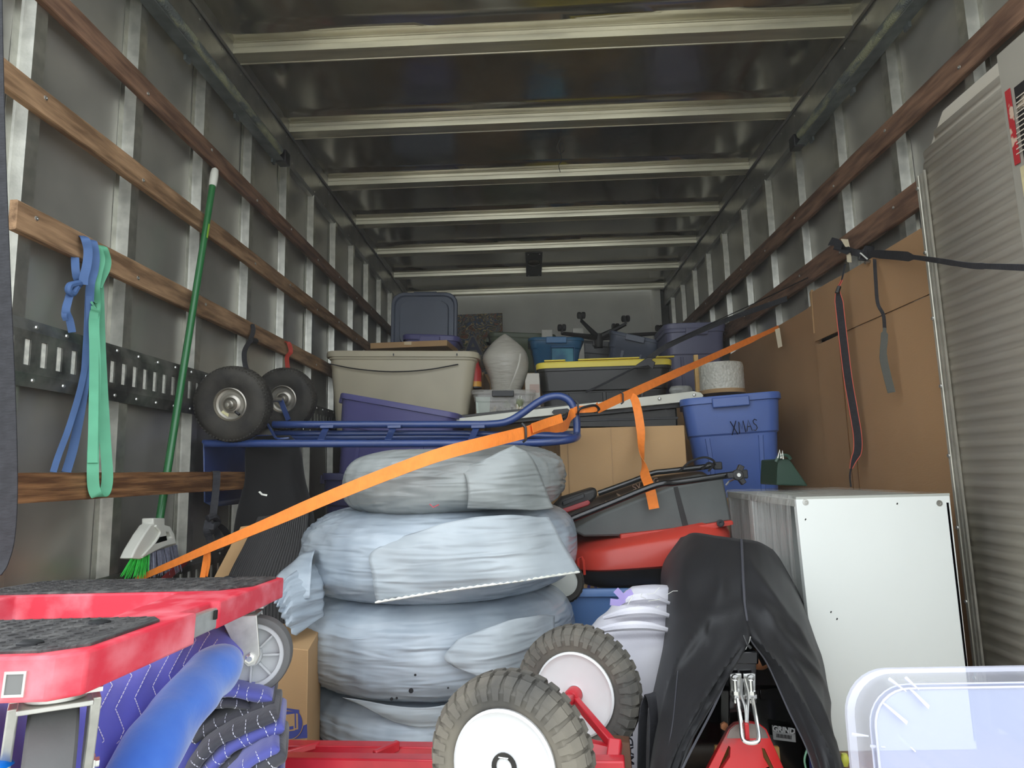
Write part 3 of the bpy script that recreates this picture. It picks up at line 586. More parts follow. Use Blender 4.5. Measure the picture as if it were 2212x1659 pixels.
pa_, pb_, pc_, pd_ = P(441, 952, 2.16), P(534, 948, 2.6), P(532, 1085, 2.6), P(452, 1092, 2.16)
G().prism([pa_, pb_, P(531, 1075, 2.6), P(525, 1088, 2.57), P(462, 1095, 2.2), P(443, 1085, 2.16)], (-.006, 0, 0)).ob('toe_plate', HTB, ht, bevel=.003)
G().tube([pa_+V((0, 0, -.004)), pb_+V((0, 0, -.004))], .008, 8).ob('plate_bend', HTB, ht)
for c in (c1-ax*.05, c2+ax*.05, ):
    G().ribbon([c, c+V((.02, 0, -.05)), c+V((.035, 0, -.085))], .02, .005, V((1, 0, 0))).ob('axle_strut', HTB, ht)
G().ribbon(spl([P(578, 915, 2.25), P(592, 940, 2.22), P(600, 947, 2.2), P(625, 946, 2.2)], 3), .012, .005, V((0, 1, 0))).ob('axle_strut', HTB, ht)
WEB = mat('black_webbing', c8(44, 44, 48), .8, 0, var=.2, vs=60, bump=.6, bsc=260, bst=(.3, .3, 1))
def strap(name, label, pts, w_, wd, m=WEB, th=.002, n=6, cat='strap', parent=None):
    o = G().ribbon(spl(pts, n), w_, th, wd).ob(name, m, parent, smooth=60)
    if parent is None: tag(o, label, cat)
    elif label: o['label'] = label
    return o

# bagged tyres
def film(name, ca, cb, alpha=1):
    M = mat(name, ca, .27, 0, c2=cb, vs=5, thr=(.3, .8), alpha=alpha); nt = M.node_tree; N = nt.nodes; L = nt.links; B = N['Principled BSDF']
    tc = N.new('ShaderNodeTexCoord'); prev = None
    for sc_, rot_, st_, wt in ((4, (0, .25, .2), (1, 1, 7), .9), (5, (0, 1.0, .5), (1, 1, 9), .7), (7, (0, -.8, -.3), (1, 1, 8), .6), (4, (.2, 1.5, .3), (1, 1, 10), .5)):
        mp = N.new('ShaderNodeMapping'); mp.inputs['Rotation'].default_value = rot_; mp.inputs['Scale'].default_value = st_; L.new(tc.outputs['Object'], mp.inputs[0])
        n = N.new('ShaderNodeTexNoise'); n.noise_type = 'RIDGED_MULTIFRACTAL'; n.inputs['Scale'].default_value = sc_; n.inputs['Detail'].default_value = 2.5; n.inputs['Distortion'].default_value = .5; L.new(mp.outputs[0], n.inputs[0])
        m = N.new('ShaderNodeMath'); m.operation = 'MULTIPLY_ADD'; m.inputs[1].default_value = wt; L.new(n.outputs[0], m.inputs[0])
        if prev: L.new(prev.outputs[0], m.inputs[2])
        else: m.inputs[2].default_value = 0
        prev = m
    b = N.new('ShaderNodeBump'); b.inputs['Strength'].default_value = .8; b.inputs['Distance'].default_value = .012; L.new(prev.outputs[0], b.inputs['Height']); L.new(b.outputs[0], B.inputs['Normal'])
    return M
FILM = film('tyre_bag_film', c8(138, 150, 162), c8(186, 196, 204))
FILM2 = film('tyre_bag_film_grey', c8(122, 128, 128), c8(172, 176, 174))
def bag_tyre(label, cx, cy, rad, z0, z1, seed, gather, m, tilt=0):
    n, k = 150, 44; H = (z1-z0)/2; zc = (z0+z1)/2; prof = []
    for i in range(k+1):
        f = -pi/2+pi*i/k
        prof.append((rad*(abs(cos(f))**.32), zc+H*math.copysign(abs(sin(f))**.75, sin(f))))
    rings = []
    for i, (r_, z) in enumerate(prof):
        ring = []
        for j in range(n):
            t = 2*pi*j/n; d = V((cos(t), sin(t), 0)); q = V((cx, cy, z))+d*r_; s = V((seed*7.1, 0, 0))
            lumpy = noise.noise(q*3+s)*.016+noise.noise(q*11+s)*.005
            wr = (1-abs(noise.noise(V((t*9+seed, z*7+.6*sin(t*3), r_*2)))))**6*.004          # long thin creases
            wr += (1-abs(noise.noise(V((t*3.5+z*16, z*9, seed)))))**7*.003
            g_ = max(0, cos(t-gather))**3; wr += g_*(1-abs(noise.noise(V(((z-zc)*60/(1.4-g_), t*2.0, seed+4)))))**4*.014
            amp = min(1, r_/rad*1.1)
            q += d*(lumpy+wr)*amp+V((0, 0, (noise.noise(q*5+s+V((3, 3, 3)))*.007)+(wr*.8 if z > zc else -wr*.3)*(1-amp*.8)+(-tilt)*(q.x-cx)))
            ring.append(q)
        rings.append(ring)
    o = G().loft(rings).ob('bagged_tyre', m, smooth=70)
    tag(o, label, 'tyre', 'tyres in white plastic bags'); return o
T4 = bag_tyre('bottom tyre of the bagged stack, behind the red hand truck', -.31, 1.95, .345, .0, .165, 1, 2.9, FILM)
T3 = bag_tyre('third tyre down in the bagged stack, with small tears low on the front', -.295, 1.96, .395, .15, .40, 2, 3.3, FILM)
T2 = bag_tyre('second tyre down in the bagged stack, its bag ending in a frilled edge', -.275, 1.955, .392, .385, .625, 3, 3.3, FILM)
T1 = bag_tyre('top tyre of the bagged stack, under the blue hand truck', -.24, 1.9, .312, .61, .785, 4, .4, FILM2, -.02)
WF = film('bag_flap_film', c8(165, 175, 182), c8(205, 212, 216), .72)
def pgrid(rows):      # smooth surface through control points given as (u, v, depth)
    R_ = [[P(*q) for q in r] for r in rows]
    def ev(s, t):
        col = [spl_eval(r, t) for r in R_]; return spl_eval(col, s)
    return ev
def spl_eval(p, t):
    n = len(p)-1; x = min(max(t, 0), 1)*n; i = min(int(x), n-1); f = x-i
    b, c = p[i], p[i+1]; a = p[i-1] if i else b*2-c; d = p[i+2] if i+2 <= n else c*2-b
    return .5*((2*b)+(c-a)*f+(2*a-5*b+4*c-d)*f*f+(3*b-a-3*c+d)*f**3)
def patch(name, rows, m, nu=30, nv=30, amp=0, fr=10, solid=.002, parent=None, fold=None, smooth=60, label=None):
    ev = pgrid(rows); out = []
    for i in range(nu+1):
        row = []
        for j in range(nv+1):
            q = ev(i/nu, j/nv)
            if amp: q = q+V((noise.noise(q*fr+V((7, 0, 0)))*.4, noise.noise(q*fr), noise.noise(q*fr+V((0, 7, 0)))*.4))*amp
            if fold: q = q+fold(i/nu, j/nv, q)
            row.append(q)
        out.append(row)
    return G().grid(out).ob(name, m, parent, solid=solid, smooth=smooth, label=label), ev
fl_, ev = patch('bag_flap', [[(868, 1160, 1.575), (960, 1130, 1.555), (1080, 1112, 1.56), (1185, 1118, 1.66)], [(800, 1195, 1.575), (930, 1185, 1.535), (1090, 1175, 1.55), (1222, 1180, 1.68)], [(806, 1250, 1.565), (950, 1240, 1.53), (1110, 1225, 1.545), (1240, 1212, 1.66)], [(812, 1303, 1.56), (960, 1278, 1.54), (1120, 1256, 1.55), (1252, 1236, 1.65)]], WF, 24, 40, .006, 16, .0012, T2, lambda s, t, q: V((0, -.006*sin(t*pi), .002*sin(t*140)*(s > .9))))
fr = G(); pts = [ev(.985, i/60)+V((0, -.006, .001*(i % 2))) for i in range(61)]
fr.tube(pts, [.0022+.0018*(i % 2) for i in range(61)], 5).ob('frilled_edge', SLOTW, T2)
patch('bag_gather', [[(690, 1215, 1.72), (650, 1225, 1.66), (615, 1250, 1.6), (592, 1305, 1.56)], [(700, 1270, 1.66), (655, 1280, 1.6), (625, 1300, 1.56), (606, 1330, 1.54)], [(700, 1330, 1.66), (670, 1350, 1.61), (650, 1365, 1.58), (640, 1375, 1.56)]], FILM, 24, 30, .012, 14, .0015, T3, lambda s, t, q: V((0, .007*sin(s*34+t*5), 0)))
patch('bag_flap', [[(640, 1205, 1.75), (655, 1195, 1.7), (680, 1190, 1.68)], [(596, 1250, 1.68), (630, 1240, 1.64), (670, 1240, 1.62)], [(600, 1300, 1.62), (635, 1295, 1.6), (672, 1290, 1.6)]], FILM, 14, 14, .01, 14, .0015, T2)
patch('bag_flap', [[(985, 1012, 1.62), (1030, 1000, 1.6), (1080, 975, 1.6), (1110, 962, 1.62)], [(1005, 1030, 1.59), (1060, 1030, 1.58), (1110, 1010, 1.6), (1150, 990, 1.65)], [(1012, 1070, 1.585), (1070, 1078, 1.585), (1130, 1080, 1.62), (1190, 1085, 1.69)], [(1010, 1098, 1.6), (1080, 1100, 1.6), (1140, 1102, 1.63), (1195, 1098, 1.7)]], FILM2, 20, 24, .006, 14, .0012, T1)
patch('bag_flap', [[(990, 1380, 1.56), (1070, 1350, 1.56), (1150, 1330, 1.62), (1198, 1330, 1.7)], [(960, 1420, 1.55), (1060, 1410, 1.545), (1140, 1400, 1.6), (1195, 1400, 1.69)], [(980, 1440, 1.55), (1060, 1470, 1.54), (1110, 1500, 1.57), (1165, 1490, 1.65)]], WF, 20, 24, .008, 14, .0012, T3)
patch('bag_flap', [[(740, 1505, 1.62), (850, 1525, 1.6), (950, 1525, 1.59), (1020, 1500, 1.6)], [(790, 1530, 1.61), (860, 1545, 1.595), (950, 1550, 1.59), (1000, 1545, 1.6)], [(850, 1560, 1.61), (900, 1572, 1.6), (940, 1570, 1.6), (975, 1560, 1.6)]], WF, 16, 24, .006, 14, .0012, T4)
g = G().tube([P(928, 1089, 1.56), P(936, 1096, 1.555), P(948, 1090, 1.56)], .0015, 5).ob('red_mark', mat('red_print', c8(180, 70, 80), .5), T2)
HOLE = mat('tear_dark_rubber', c8(30, 30, 32), .9)  # plain dark colour for the small discs that mark the tears
for u, v, r_ in ((888, 1492, .006), (897, 1458, .003), (846, 1510, .004), (857, 1508, .003), (968, 1486, .0025)):
    G().lathe([(0, 0), (r_, .0005), (0, .001)], P(u, v, 1.545), (0.1, -1, .1), 7).ob('tear', HOLE, T3)

# ---------------- left wall: bar, broom, straps ----------------
bar = thing('wooden_cargo_bar', 'dark worn wooden bar standing off the left wall, with a black strap knotted round it', 'bar', (-1.03, 1.9, .68))
rings = []
for i in range(31):
    y = 1.14+(2.335-1.14)*i/30; q = lambda k: .0015*noise.noise(V((y*12, k, 1)))
    rings.append([V((-1.055, y, .681+q(1))), V((-1.03+q(5), y, .68+q(1))), V((-1.027+q(6), y, .71)), V((-1.03+q(7), y, .741+q(2))), V((-1.055, y, .742+q(3)))])
G().loft(rings).ob('timber', WOODD, bar, smooth=20)
G().box((-1.12, 1.3, .71), (.12, .04, .05)).ob('spacer_block', WOODD, bar); G().box((-1.12, 2.22, .71), (.12, .04, .05)).ob('spacer_block', WOODD, bar)
GRN = mat('green_broom_tube', c8(38, 105, 58), .3, 0, var=.05, coat=.3); WP = mat('white_broom_plastic', c8(212, 212, 202), .45, 0, var=.04)
bt, bb = PX(465, 365, -1.150), PX(345, 1122, -1.115)
bm = thing('broom', 'green-handled angle broom with white head leaning on the left wall', 'broom', bb)
dv = (bt-bb); G().tube([bb, bb+dv*.94], .0115, 14).ob('handle', GRN, bm)
dn_ = dv.normalized(); G().lathe([(.013, 0), (.0145, .02), (.0145, .055), (.012, .075), (.006, .082), (0, .083)], bb+dv-dn_*.08, dn_, 14).ob('grip', WP, bm)
G().hexa([bb+dv*.785+V((.0118, -.008, 0))+V((0, 0, z)) for z in (0, .055) for _ in (0,)]*0+[bb+dv*f+V((x, y, 0)) for f in (.765, .81) for x, y in ((.0105, -.006), (.0118, -.002), (.0118, .003), (.0095, .006))]).ob('handle_sticker', PL('sticker_yellow_green', c8(150, 190, 60)), bm)
hp = [(331, 1119), (357, 1119), (357, 1134), (369, 1138), (377, 1152), (382, 1176), (360, 1180), (338, 1190), (305, 1208), (284, 1206), (292, 1188), (312, 1154), (326, 1134), (331, 1131)]
hole = [(360, 1150), (367, 1150), (372, 1161), (362, 1164)]
G().prism([PX(u, v, -1.10) for u, v in hp], (-.035, 0, 0), [[PX(u, v, -1.10) for u, v in hole]]).ob('head', WP, bm, bevel=.004)
G().tube(spl([PX(336, 1136, -1.097), PX(345, 1150, -1.097), PX(335, 1170, -1.097), PX(318, 1190, -1.097), PX(306, 1203, -1.097)], 5), .004, 8).ob('head_ridge', WP, bm)
BG = mat('green_bristles', c8(52, 190, 70), .6, 0, var=.15, vs=90); BGY = mat('grey_bristles', c8(130, 132, 150), .6, 0, var=.2, vs=90)
for nm, m_, (ua, va, ub, vb), (ea, eva, eb, evb), cnt in (('bristles', BG, (286, 1204, 322, 1197), (262, 1245, 318, 1245), 44), ('bristles', BGY, (322, 1195, 381, 1177), (320, 1245, 392, 1232), 60)):
    g = G()
    for i in range(cnt):
        f = i/(cnt-1); xx = -1.105-.028*random.random(); p0 = PX(ua+(ub-ua)*f, va+(vb-va)*f, xx); p1 = PX(ea+(eb-ea)*f+random.uniform(-4, 4), eva+(evb-eva)*f+random.uniform(-4, 6), xx+random.uniform(-.01, .006))
        g.tube([p0, (p0+p1)/2, p1], [.0022, .002, .0008], 4)
    g.ob(nm, m_, bm, kind='stuff')
GB = mat('green_band_webbing', c8(92, 165, 130), .7, 0, var=.06, vs=20); BB = mat('blue_band_webbing', c8(72, 102, 150), .7, 0, var=.08, vs=20)
gs = thing('green_loop_strap', 'pale green flat loop strap hanging over the third wooden slat', 'strap', PX(215, 560, -1.16))
X_ = -1.158; wdr = (rt*.8+V((0, .6, 0))).normalized()
def pxs(L_, x=X_): return [PX(u, v, x+(dx if len(q) > 2 else 0)) for q in L_ for (u, v, dx) in [(q[0], q[1], q[2] if len(q) > 2 else 0)]]
strap('band', None, pxs([(200, 528, -.012), (208, 534, .008), (216, 560, .012), (210, 590, .012), (205, 620, .01), (207, 660), (203, 700, .02), (206, 790, .05), (204, 900, .09), (201, 990, .135), (202, 1050, .145), (212, 1072, .152), (226, 1064, .145), (232, 1030, .14), (228, 960, .11), (222, 850, .06), (217, 740), (214, 640), (212, 600)]), .0235, wdr, GB, parent=gs)
strap('band', None, pxs([(214, 530, -.012), (222, 536, .01), (230, 560, .012), (228, 580, .012), (218, 602, .01), (210, 620, .01)]), .022, wdr, GB, parent=gs)
strap('band_end', None, pxs([(200, 660, .012), (205, 658, .016), (206, 668, .016), (202, 690, .014), (203, 800, .055), (200, 1000, .14)]), .02, wdr, GB, parent=gs)
bs_ = thing('blue_loop_strap', 'faded blue flat strap knotted over the third wooden slat', 'strap', PX(180, 560, -1.16))
strap('band', None, pxs([(178, 510, -.012), (184, 516, .01), (190, 540, .012), (188, 570, .012), (181, 600, .01), (180, 615, .01)]), .02, wdr, BB, parent=bs_)
strap('band', None, pxs([(195, 518, -.012), (201, 524, .01), (206, 555, .012), (203, 585, .01), (196, 610, .01), (193, 650), (189, 740), (180, 850), (160, 960), (143, 1020, .0)]), .02, wdr, BB, parent=bs_)
strap('band', None, pxs([(192, 640, .008), (190, 740, .008), (176, 830, .006), (150, 920, .004), (126, 985), (115, 1020)], -1.165), .014, wdr, BB, parent=bs_)
strap('band', None, pxs([(162, 556, -.01), (163, 580), (166, 600), (172, 612), (160, 622)], -1.165), .018, wdr, BB, parent=bs_)
G().tube(spl(pxs([(172, 612), (160, 614), (150, 618), (148, 628), (157, 634), (166, 620)], -1.155), 4), .0085, 8).ob('knot', BB, bs_)
strap('band_tail', None, pxs([(152, 632), (146, 655), (143, 672), (150, 690), (156, 718)], -1.16), .017, wdr, BB, parent=bs_)
strap('band_tail', None, pxs([(150, 636), (141, 658), (138, 680), (142, 692)], -1.165), .011, wdr, BB, parent=bs_)
strap('black_web_strap', 'black webbing strap hanging at the far left edge by the door', [P(-14, -60, 1.05), P(-8, 250, 1.05), P(2, 550, 1.05), P(14, 850, 1.05), P(18, 1050, 1.04), P(12, 1160, 1.03), P(-2, 1215, 1.02), P(-20, 1245, 1.0)], .03, rt, n=8)
hd_ = G().tube(spl([P(-8, 850, 1.12), P(2, 875, 1.12), P(7, 930, 1.12), P(5, 985, 1.12), P(-8, 1012, 1.12)], 5), .01, 8); tag(hd_.ob('strap_handle', WEB), 'rounded black pull handle at the far left edge', 'handle')
# short straps
s_ = thing('black_tie_strap', 'ribbed black tie strap knotted below the dark wooden bar', 'strap', (-1.03, 1.9, .6))
xb_ = -1.018
strap('webbing', None, [PX(463, 1018, xb_-.03), PX(468, 1021, xb_), PX(467, 1050, xb_), PX(463, 1090, xb_), PX(459, 1122, xb_)], .022, wdr, parent=s_)
G().tube(spl([PX(448, 1120, xb_), PX(462, 1116, xb_+.01), PX(470, 1128, xb_), PX(458, 1138, xb_+.01), PX(455, 1150, xb_)], 4), .011, 8).ob('knot', WEB, s_)
for L_ in ([(462, 1128), (480, 1140), (492, 1156), (500, 1170)], [(460, 1135), (470, 1155), (474, 1172), (476, 1188)], [(450, 1125), (446, 1145), (452, 1162), (456, 1180)]):
    strap('webbing_tail', None, [PX(u, v, xb_) for u, v in L_], .02, wdr, parent=s_)
o = strap('black_strap_loop', 'twisted black strap looped from the slat down to the near blue truck wheel', [PX(545, 700, -1.168), PX(547, 715, -1.15), PX(540, 735, -1.14), PX(528, 760, -1.1), PX(530, 790, -1.05), PX(536, 800, -1.02)], .018, wdr)
G().tube([PX(541, 735, -1.14), PX(553, 737, -1.135)], .012, 8).ob('strap_clip', BLK, o)
strap('red_strap_loop', 'short red strap looped from the slat above the far blue truck wheel', [PX(616, 738, -1.168), PX(624, 742, -1.15), PX(628, 760, -1.145), PX(620, 772, -1.14), PX(622, 800, -1.1)], .02, wdr, mat('red_webbing', c8(180, 62, 50), .7))
strap('dark_red_strap', 'dark red strap hooked low on the cargo track behind the dolly', [PX(419, 1194, -1.16), PX(400, 1212, -1.14), PX(378, 1232, -1.12), PX(340, 1266, -1.09)], .03, V((0, .5, .9)), mat('dark_red_webbing', c8(150, 45, 48), .7, 0, var=.1, vs=30))

# ---------------- orange ratchet strap ----------------
ORG = mat('orange_webbing', c8(250, 138, 52), .6, 0, var=.06, vs=60, bump=.5, bsc=300, bst=(3, .3, .3))
os_ = thing('orange_strap', 'long orange tie-down strap running from left wall to right wall over the bagged tyres', 'strap', P(1130, 935, 1.8))
a0 = PX(292, 1253, -1.165)
strap('webbing', None, [a0, P(440, 1189, 1.72), P(580, 1130, 1.62), P(720, 1070, 1.56), P(840, 1022, 1.545), P(950, 982, 1.545), P(1040, 958, 1.6), P(1135, 934, 1.72)], [.016]*1+[.018+.014*min(1, i/14) for i in range(42)], V((0, .15, 1)), ORG, parent=os_)
strap('webbing', None, [P(448, 1186, 1.72), P(444, 1210, 1.74), P(436, 1256, 1.76)], .014, rt, ORG, parent=os_)
strap('webbing', None, [P(452, 1188, 1.725), P(452, 1215, 1.74), P(446, 1245, 1.76)], .007, rt, ORG, parent=os_)
strap('webbing', None, [P(1130, 936, 1.72), P(1170, 922, 1.85), P(1205, 924, 2.0), P(1225, 916, 2.15), P(1232, 898, 2.24), P(1246, 886, 2.27), P(1262, 884, 2.27), P(1285, 882, 2.3), P(1292, 876, 2.33)], [.03]*14+[.034]*14+[.026]*20, V((0, .15, 1)), ORG, parent=os_)
strap('webbing_end', None, [P(1150, 925, 1.76), P(1180, 914, 1.84), P(1214, 903, 1.9)], .026, V((0, .15, 1)), ORG, parent=os_)
strap('webbing', None, [P(1290, 884, 2.34), P(1315, 872, 2.4), P(1343, 859, 2.46)], .032, V((0, .15, 1)), ORG, parent=os_)
strap('webbing', None, [P(1343, 859, 2.46), P(1450, 811, 2.7), P(1560, 762, 3.0), PX(1682, 707, 1.29)], [.034]*8+[.03]*8+[.022]*12, V((0, .1, 1)), ORG, parent=os_)
tl = [P(1352, 857, 2.5), P(1368, 858, 2.5), P(1377, 885, 2.47), P(1384, 930, 2.45), P(1385, 965, 2.42), P(1388, 1000, 2.33), P(1394, 1028, 2.2), P(1403, 1052, 2.085), P(1413, 1099, 2.08)]
N_ = (len(tl)-1)*6+1; wd_ = []; ww_ = []
for i in range(N_):
    f = i/(N_-1); tw = 0 if f < .35 else min(1, (f-.35)/.6)*pi; wd_.append(rt*cos(tw)+V((0, 1, 0))*sin(tw)); ww_.append(.024 if f < .1 else .033)
G().ribbon(spl(tl, 6), ww_, .002, wd_).ob('webbing_tail', ORG, os_, smooth=60)
for (u, v, y, s_x) in ((1131, 934, 1.715, 1), (1342, 858, 2.45, 1), (1245, 880, 2.26, .9)):
    c = P(u, v, y); r_ = .02
    G().tube([c+V((-.004, 0, .024)), c+V((.006, -.004, .012)), c+V((.006, -.004, -.02)), c+V((-.002, 0, -.026))], .0035, 6).ob('buckle', BLK, os_)
G().tube(spl([P(1226, 892, 2.24), P(1222, 905, 2.22), P(1218, 918, 2.2), P(1205, 905, 2.2), P(1215, 895, 2.2)], 4), .005, 6).ob('hook', BLK, os_)
G().tube(spl([P(1248, 895, 2.26), P(1252, 884, 2.25), P(1268, 878, 2.27), P(1285, 876, 2.3), P(1294, 884, 2.32), P(1284, 889, 2.31)], 4), .005, 6).ob('hook', BLK, os_)
G().prism([P(1674, 712, 3.2), P(1684, 708, 3.2), P(1690, 748, 3.2), P(1681, 752, 3.2)], (0, .001, 0)).ob('sewn_label', PL('cloth_label', c8(205, 195, 170)), os_)
# black straps in the back and on the right
b2 = thing('black_ratchet_strap', 'black ratchet strap slanting down from the right wall across the yellow lid', 'strap', P(1440, 750, 3.45))
strap('webbing', None, [PX(1700, 645, 1.31), P(1560, 695, 3.5), P(1450, 743, 3.42), P(1400, 775, 3.4)], .03, V((0, .3, 1)), parent=b2)
strap('webbing', None, [P(1400, 778, 3.4), P(1360, 800, 3.42), P(1290, 836, 3.44), P(1265, 846, 3.46)], .012, V((0, .3, 1)), parent=b2)
G().hexa([P(u, v, y) for y in (3.4, 3.36) for u, v in ((1362, 797), (1398, 772), (1412, 772), (1400, 790))]).ob('ratchet', BLK, b2, bevel=.003)
G().hexa([P(u, v, y) for y in (3.39, 3.36) for u, v in ((1394, 785), (1404, 775), (1416, 783), (1410, 798))]).ob('ratchet_lever', BLK, b2, bevel=.003)
tag(G().tube([PX(1745, 600, 1.31), P(1620, 660, 3.45), P(1440, 742, 3.4)], .003, 5).ob('thin_rope', BLK), 'thin black rope running above the slanting black ratchet strap', 'rope')
b3 = thing('door_ratchet_strap', 'black ratchet strap stretched from the right wall slat past the upright ramp', 'strap', P(1850, 545, 2.6))
ra = PX(1806, 527, 1.30)
strap('webbing', None, [ra, P(1845, 545, 2.45), P(1880, 548, 2.35), P(1950, 553, 2.0), P(2020, 562, 1.65), P(2090, 573, 1.3), P(2130, 575, 1.15), P(2212, 578, .95), P(2300, 582, .8)], [.026]*14+[.03]*6+[.014]*8+[.012]*8+[.01]*20, V((0, .2, 1)), parent=b3)
G().hexa([P(u, v, y) for y in (2.42, 2.37) for u, v in ((1852, 562), (1884, 566), (1890, 532), (1868, 530))]).ob('ratchet', BLK, b3, bevel=.004)
G().tube([P(1858, 546, 2.36), P(1874, 560, 2.36)], .004, 6).ob('ratchet_pin', SCREW, b3)
G().tube([P(1868, 568, 2.36), P(1888, 562, 2.36)], .006, 6).ob('ratchet_pin', STEEL, b3)
G().ribbon([P(1797, 530, 2.55), P(1804, 515, 2.6), P(1812, 524, 2.56), P(1808, 540, 2.52), P(1835, 545, 2.47)], .03, .003, V((0, .6, .5))).ob('hook_loop', WEB, b3)
lab = PL('strap_label_cloth', c8(200, 188, 160))
G().prism([P(1816, 516, 2.5), P(1832, 517, 2.5), P(1836, 534, 2.5), P(1826, 533, 2.5)], (0, .001, 0)).ob('sewn_label', lab, b3); G().prism([P(1828, 545, 2.48), P(1838, 546, 2.48), P(1840, 567, 2.48), P(1830, 566, 2.48)], (0, .001, 0)).ob('sewn_label', lab, b3)
strap('webbing_tail', None, [P(1889, 560, 2.3), P(1892, 610, 2.26), P(1896, 655, 2.24), P(1908, 680, 2.24), P(1911, 710, 2.24)], .012, rt, parent=b3)
strap('webbing_tail', None, [P(1911, 708, 2.24), P(1910, 735, 2.23), P(1908, 770, 2.23), P(1916, 810, 2.23), P(1926, 848, 2.23)], [.012]*3+[.024]*9+[.027]*13, rt, mat('grey_webbing', c8(92, 94, 88), .8, 0, bump=.8, bsc=300), parent=b3)
b4 = thing('red_edged_strap', 'black strap with thin red edges hanging in front of the wall cardboard', 'strap', P(1830, 800, 2.45))
L4 = [(1826, 570), (1818, 605), (1810, 625), (1813, 660), (1822, 740), (1832, 820), (1844, 890), (1852, 940), (1852, 975), (1842, 1000), (1836, 1025), (1838, 1052)]
p4 = spl([P(u, v, 2.5) for u, v in L4], 6); N_ = len(p4); wl = [.006 if i < 11 else (.006+.026*min(1, (i-11)/6) if i < 50 else max(.006, .032-.026*(i-50)/8)) for i in range(N_)]
G().ribbon(p4, wl, .002, rt).ob('webbing', WEB, b4)
RE = mat('red_edge_thread', c8(205, 90, 70), .6)
for s in (-1, 1): G().tube([q+rt*s*w2/2+V((0, -.001, 0)) for q, w2 in zip(p4[6:58], wl[6:58])], .0018, 5).ob('red_edge', RE, b4)
G().tube([P(1813, 619, 2.49), P(1808, 633, 2.49)], .008, 6).ob('strap_clip', BLK, b4)

# ---------------- right wall cardboard and ramp ----------------
s1 = thing('cardboard_sheet', 'long brown cardboard sheet against the right wall, its front edge torn, behind the XMAS tote', 'cardboard', (1.315, 3.5, 0))
def csheet(pts, X0, X1, par, nm='board'): return G().prism([V((X0+(X1-X0)*0, y, z)) for y, z in pts], (.006, 0, 0)).ob(nm, CARD2, par, smooth=0)
csheet([(4.22, 0), (4.2, 1.44)]+[(4.2-.1*i, 1.442+.004*noise.noise(V((i, 1, 1)))) for i in range(1, 13)]+[(2.885, 1.45)]+[(2.885+.008*noise.noise(V((i*1.3, 2, 1))), 1.4-i*.1) for i in range(14)]+[(2.88, 0)], 1.318, 0, s1)
for i in range(16): G().tube([V((1.316, 2.889+.012*noise.noise(V((i, 4, 4))), 1.43-i*.08)), V((1.314, 2.895, 1.37-i*.08))], .003, 4).ob('torn_edge', CARD, s1)
s2 = thing('cardboard_sheet', 'taller unfolded brown carton against the right wall, creased and slit, next to the ramp', 'cardboard', (1.3, 2.4, 0))
csheet([(2.88, .0), (2.88, 1.245), (2.60, 1.247), (2.02, 1.247), (2.02, 0)], 1.295, 0, s2)
csheet([(2.88, 1.262), (2.60, 1.262), (2.60, 1.249), (2.02, 1.249), (2.02, 1.47), (2.3, 1.473), (2.55, 1.478), (2.7, 1.485), (2.86, 1.488), (2.875, 1.5)], 1.29, 0, s2, 'upper_flap')
for y in (2.61, 2.66): G().box((1.2935, y, .62), (.003, .003, 1.24)).ob('crease', PL('crease_dark', c8(120, 84, 48)), s2)
G().prism([V((1.2885, 2.885, 1.49)), V((1.2885, 2.865, 1.5)), V((1.285, 2.87, 1.3))], (.01, .0, 0)).ob('torn_corner', CARD, s2)
RAMP = mat('ramp_aluminium', c8(212, 205, 190), .55, .1, c2=c8(190, 182, 166), vs=6, st=(1, 1, 1), var=.2, thr=(.35, .7), bump=.15, bsc=90)
RAMPE = mat('ramp_edge_aluminium', c8(190, 186, 172), .4, .6, var=.12, vs=20)
rp = thing('loading_ramp', 'upright ribbed grey metal loading ramp at the right edge of the opening', 'ramp', (1.2, 1.4, 0))
prf = []; z = .02; k = 0
while z < 1.66:
    yb = 1.85 if z < 1.60 else 1.85-(z-1.60)*1.6
    prf.append((z, 0, yb)); prf.append((z+.011, 0, yb)); prf.append((z+.0145, -.0016, yb)); prf.append((z+.0265, -.0016, yb)); prf.append((z+.030, 0, yb)); z += .036
rows = [[V((1.2+dx, y0_ if s_ else .62, z)) for z, dx, y0_ in prf] for s_ in (1, 0)]
ra_ = [[V((1.2+dx, yb, z)) for z, dx, yb in prf], [V((1.2+dx, .62, z)) for z, dx, yb in prf]]
G().grid(ra_).ob('ribbed_deck', RAMP, rp, solid=.004, smooth=30)
G().prism([V((1.205, 1.858, 0)), V((1.205, 1.858, 1.60)), V((1.205, 1.75, 1.71)), V((1.205, .62, 1.71)), V((1.205, .62, 1.66)), V((1.205, 1.74, 1.66)), V((1.205, 1.83, 1.58)), V((1.205, 1.83, 0))], (.04, 0, 0)).ob('side_frame', RAMP, rp)
G().box((1.2, 1.868, .79), (.03, .012, 1.56)).ob('edge_channel', RAMPE, rp, bevel=.002)
G().box((1.19, 1.852, .79), (.006, .006, 1.56)).ob('edge_bead', RAMPE, rp); G().box((1.19, 1.838, .79), (.006, .005, 1.57)).ob('edge_bead', RAMPE, rp)
for k in range(8): G().lathe([(.006, 0), (.005, .003), (0, .004)], (1.184, 1.868, 1.53-k*.2), (-1, 0, 0), 8).ob('rivet', SCREW, rp)
pz = PX(2152, 120, 1.13).z; py = PX(2152, 120, 1.13).y
G().prism([V((1.13, py, .0)), V((1.13, py, pz)), V((1.13, .62, pz)), V((1.13, .62, 0))], (.02, 0, 0)).ob('cover_plate', mat('plate_aluminium', c8(165, 160, 148), .5, .3, var=.06, vs=3), rp, bevel=.002)
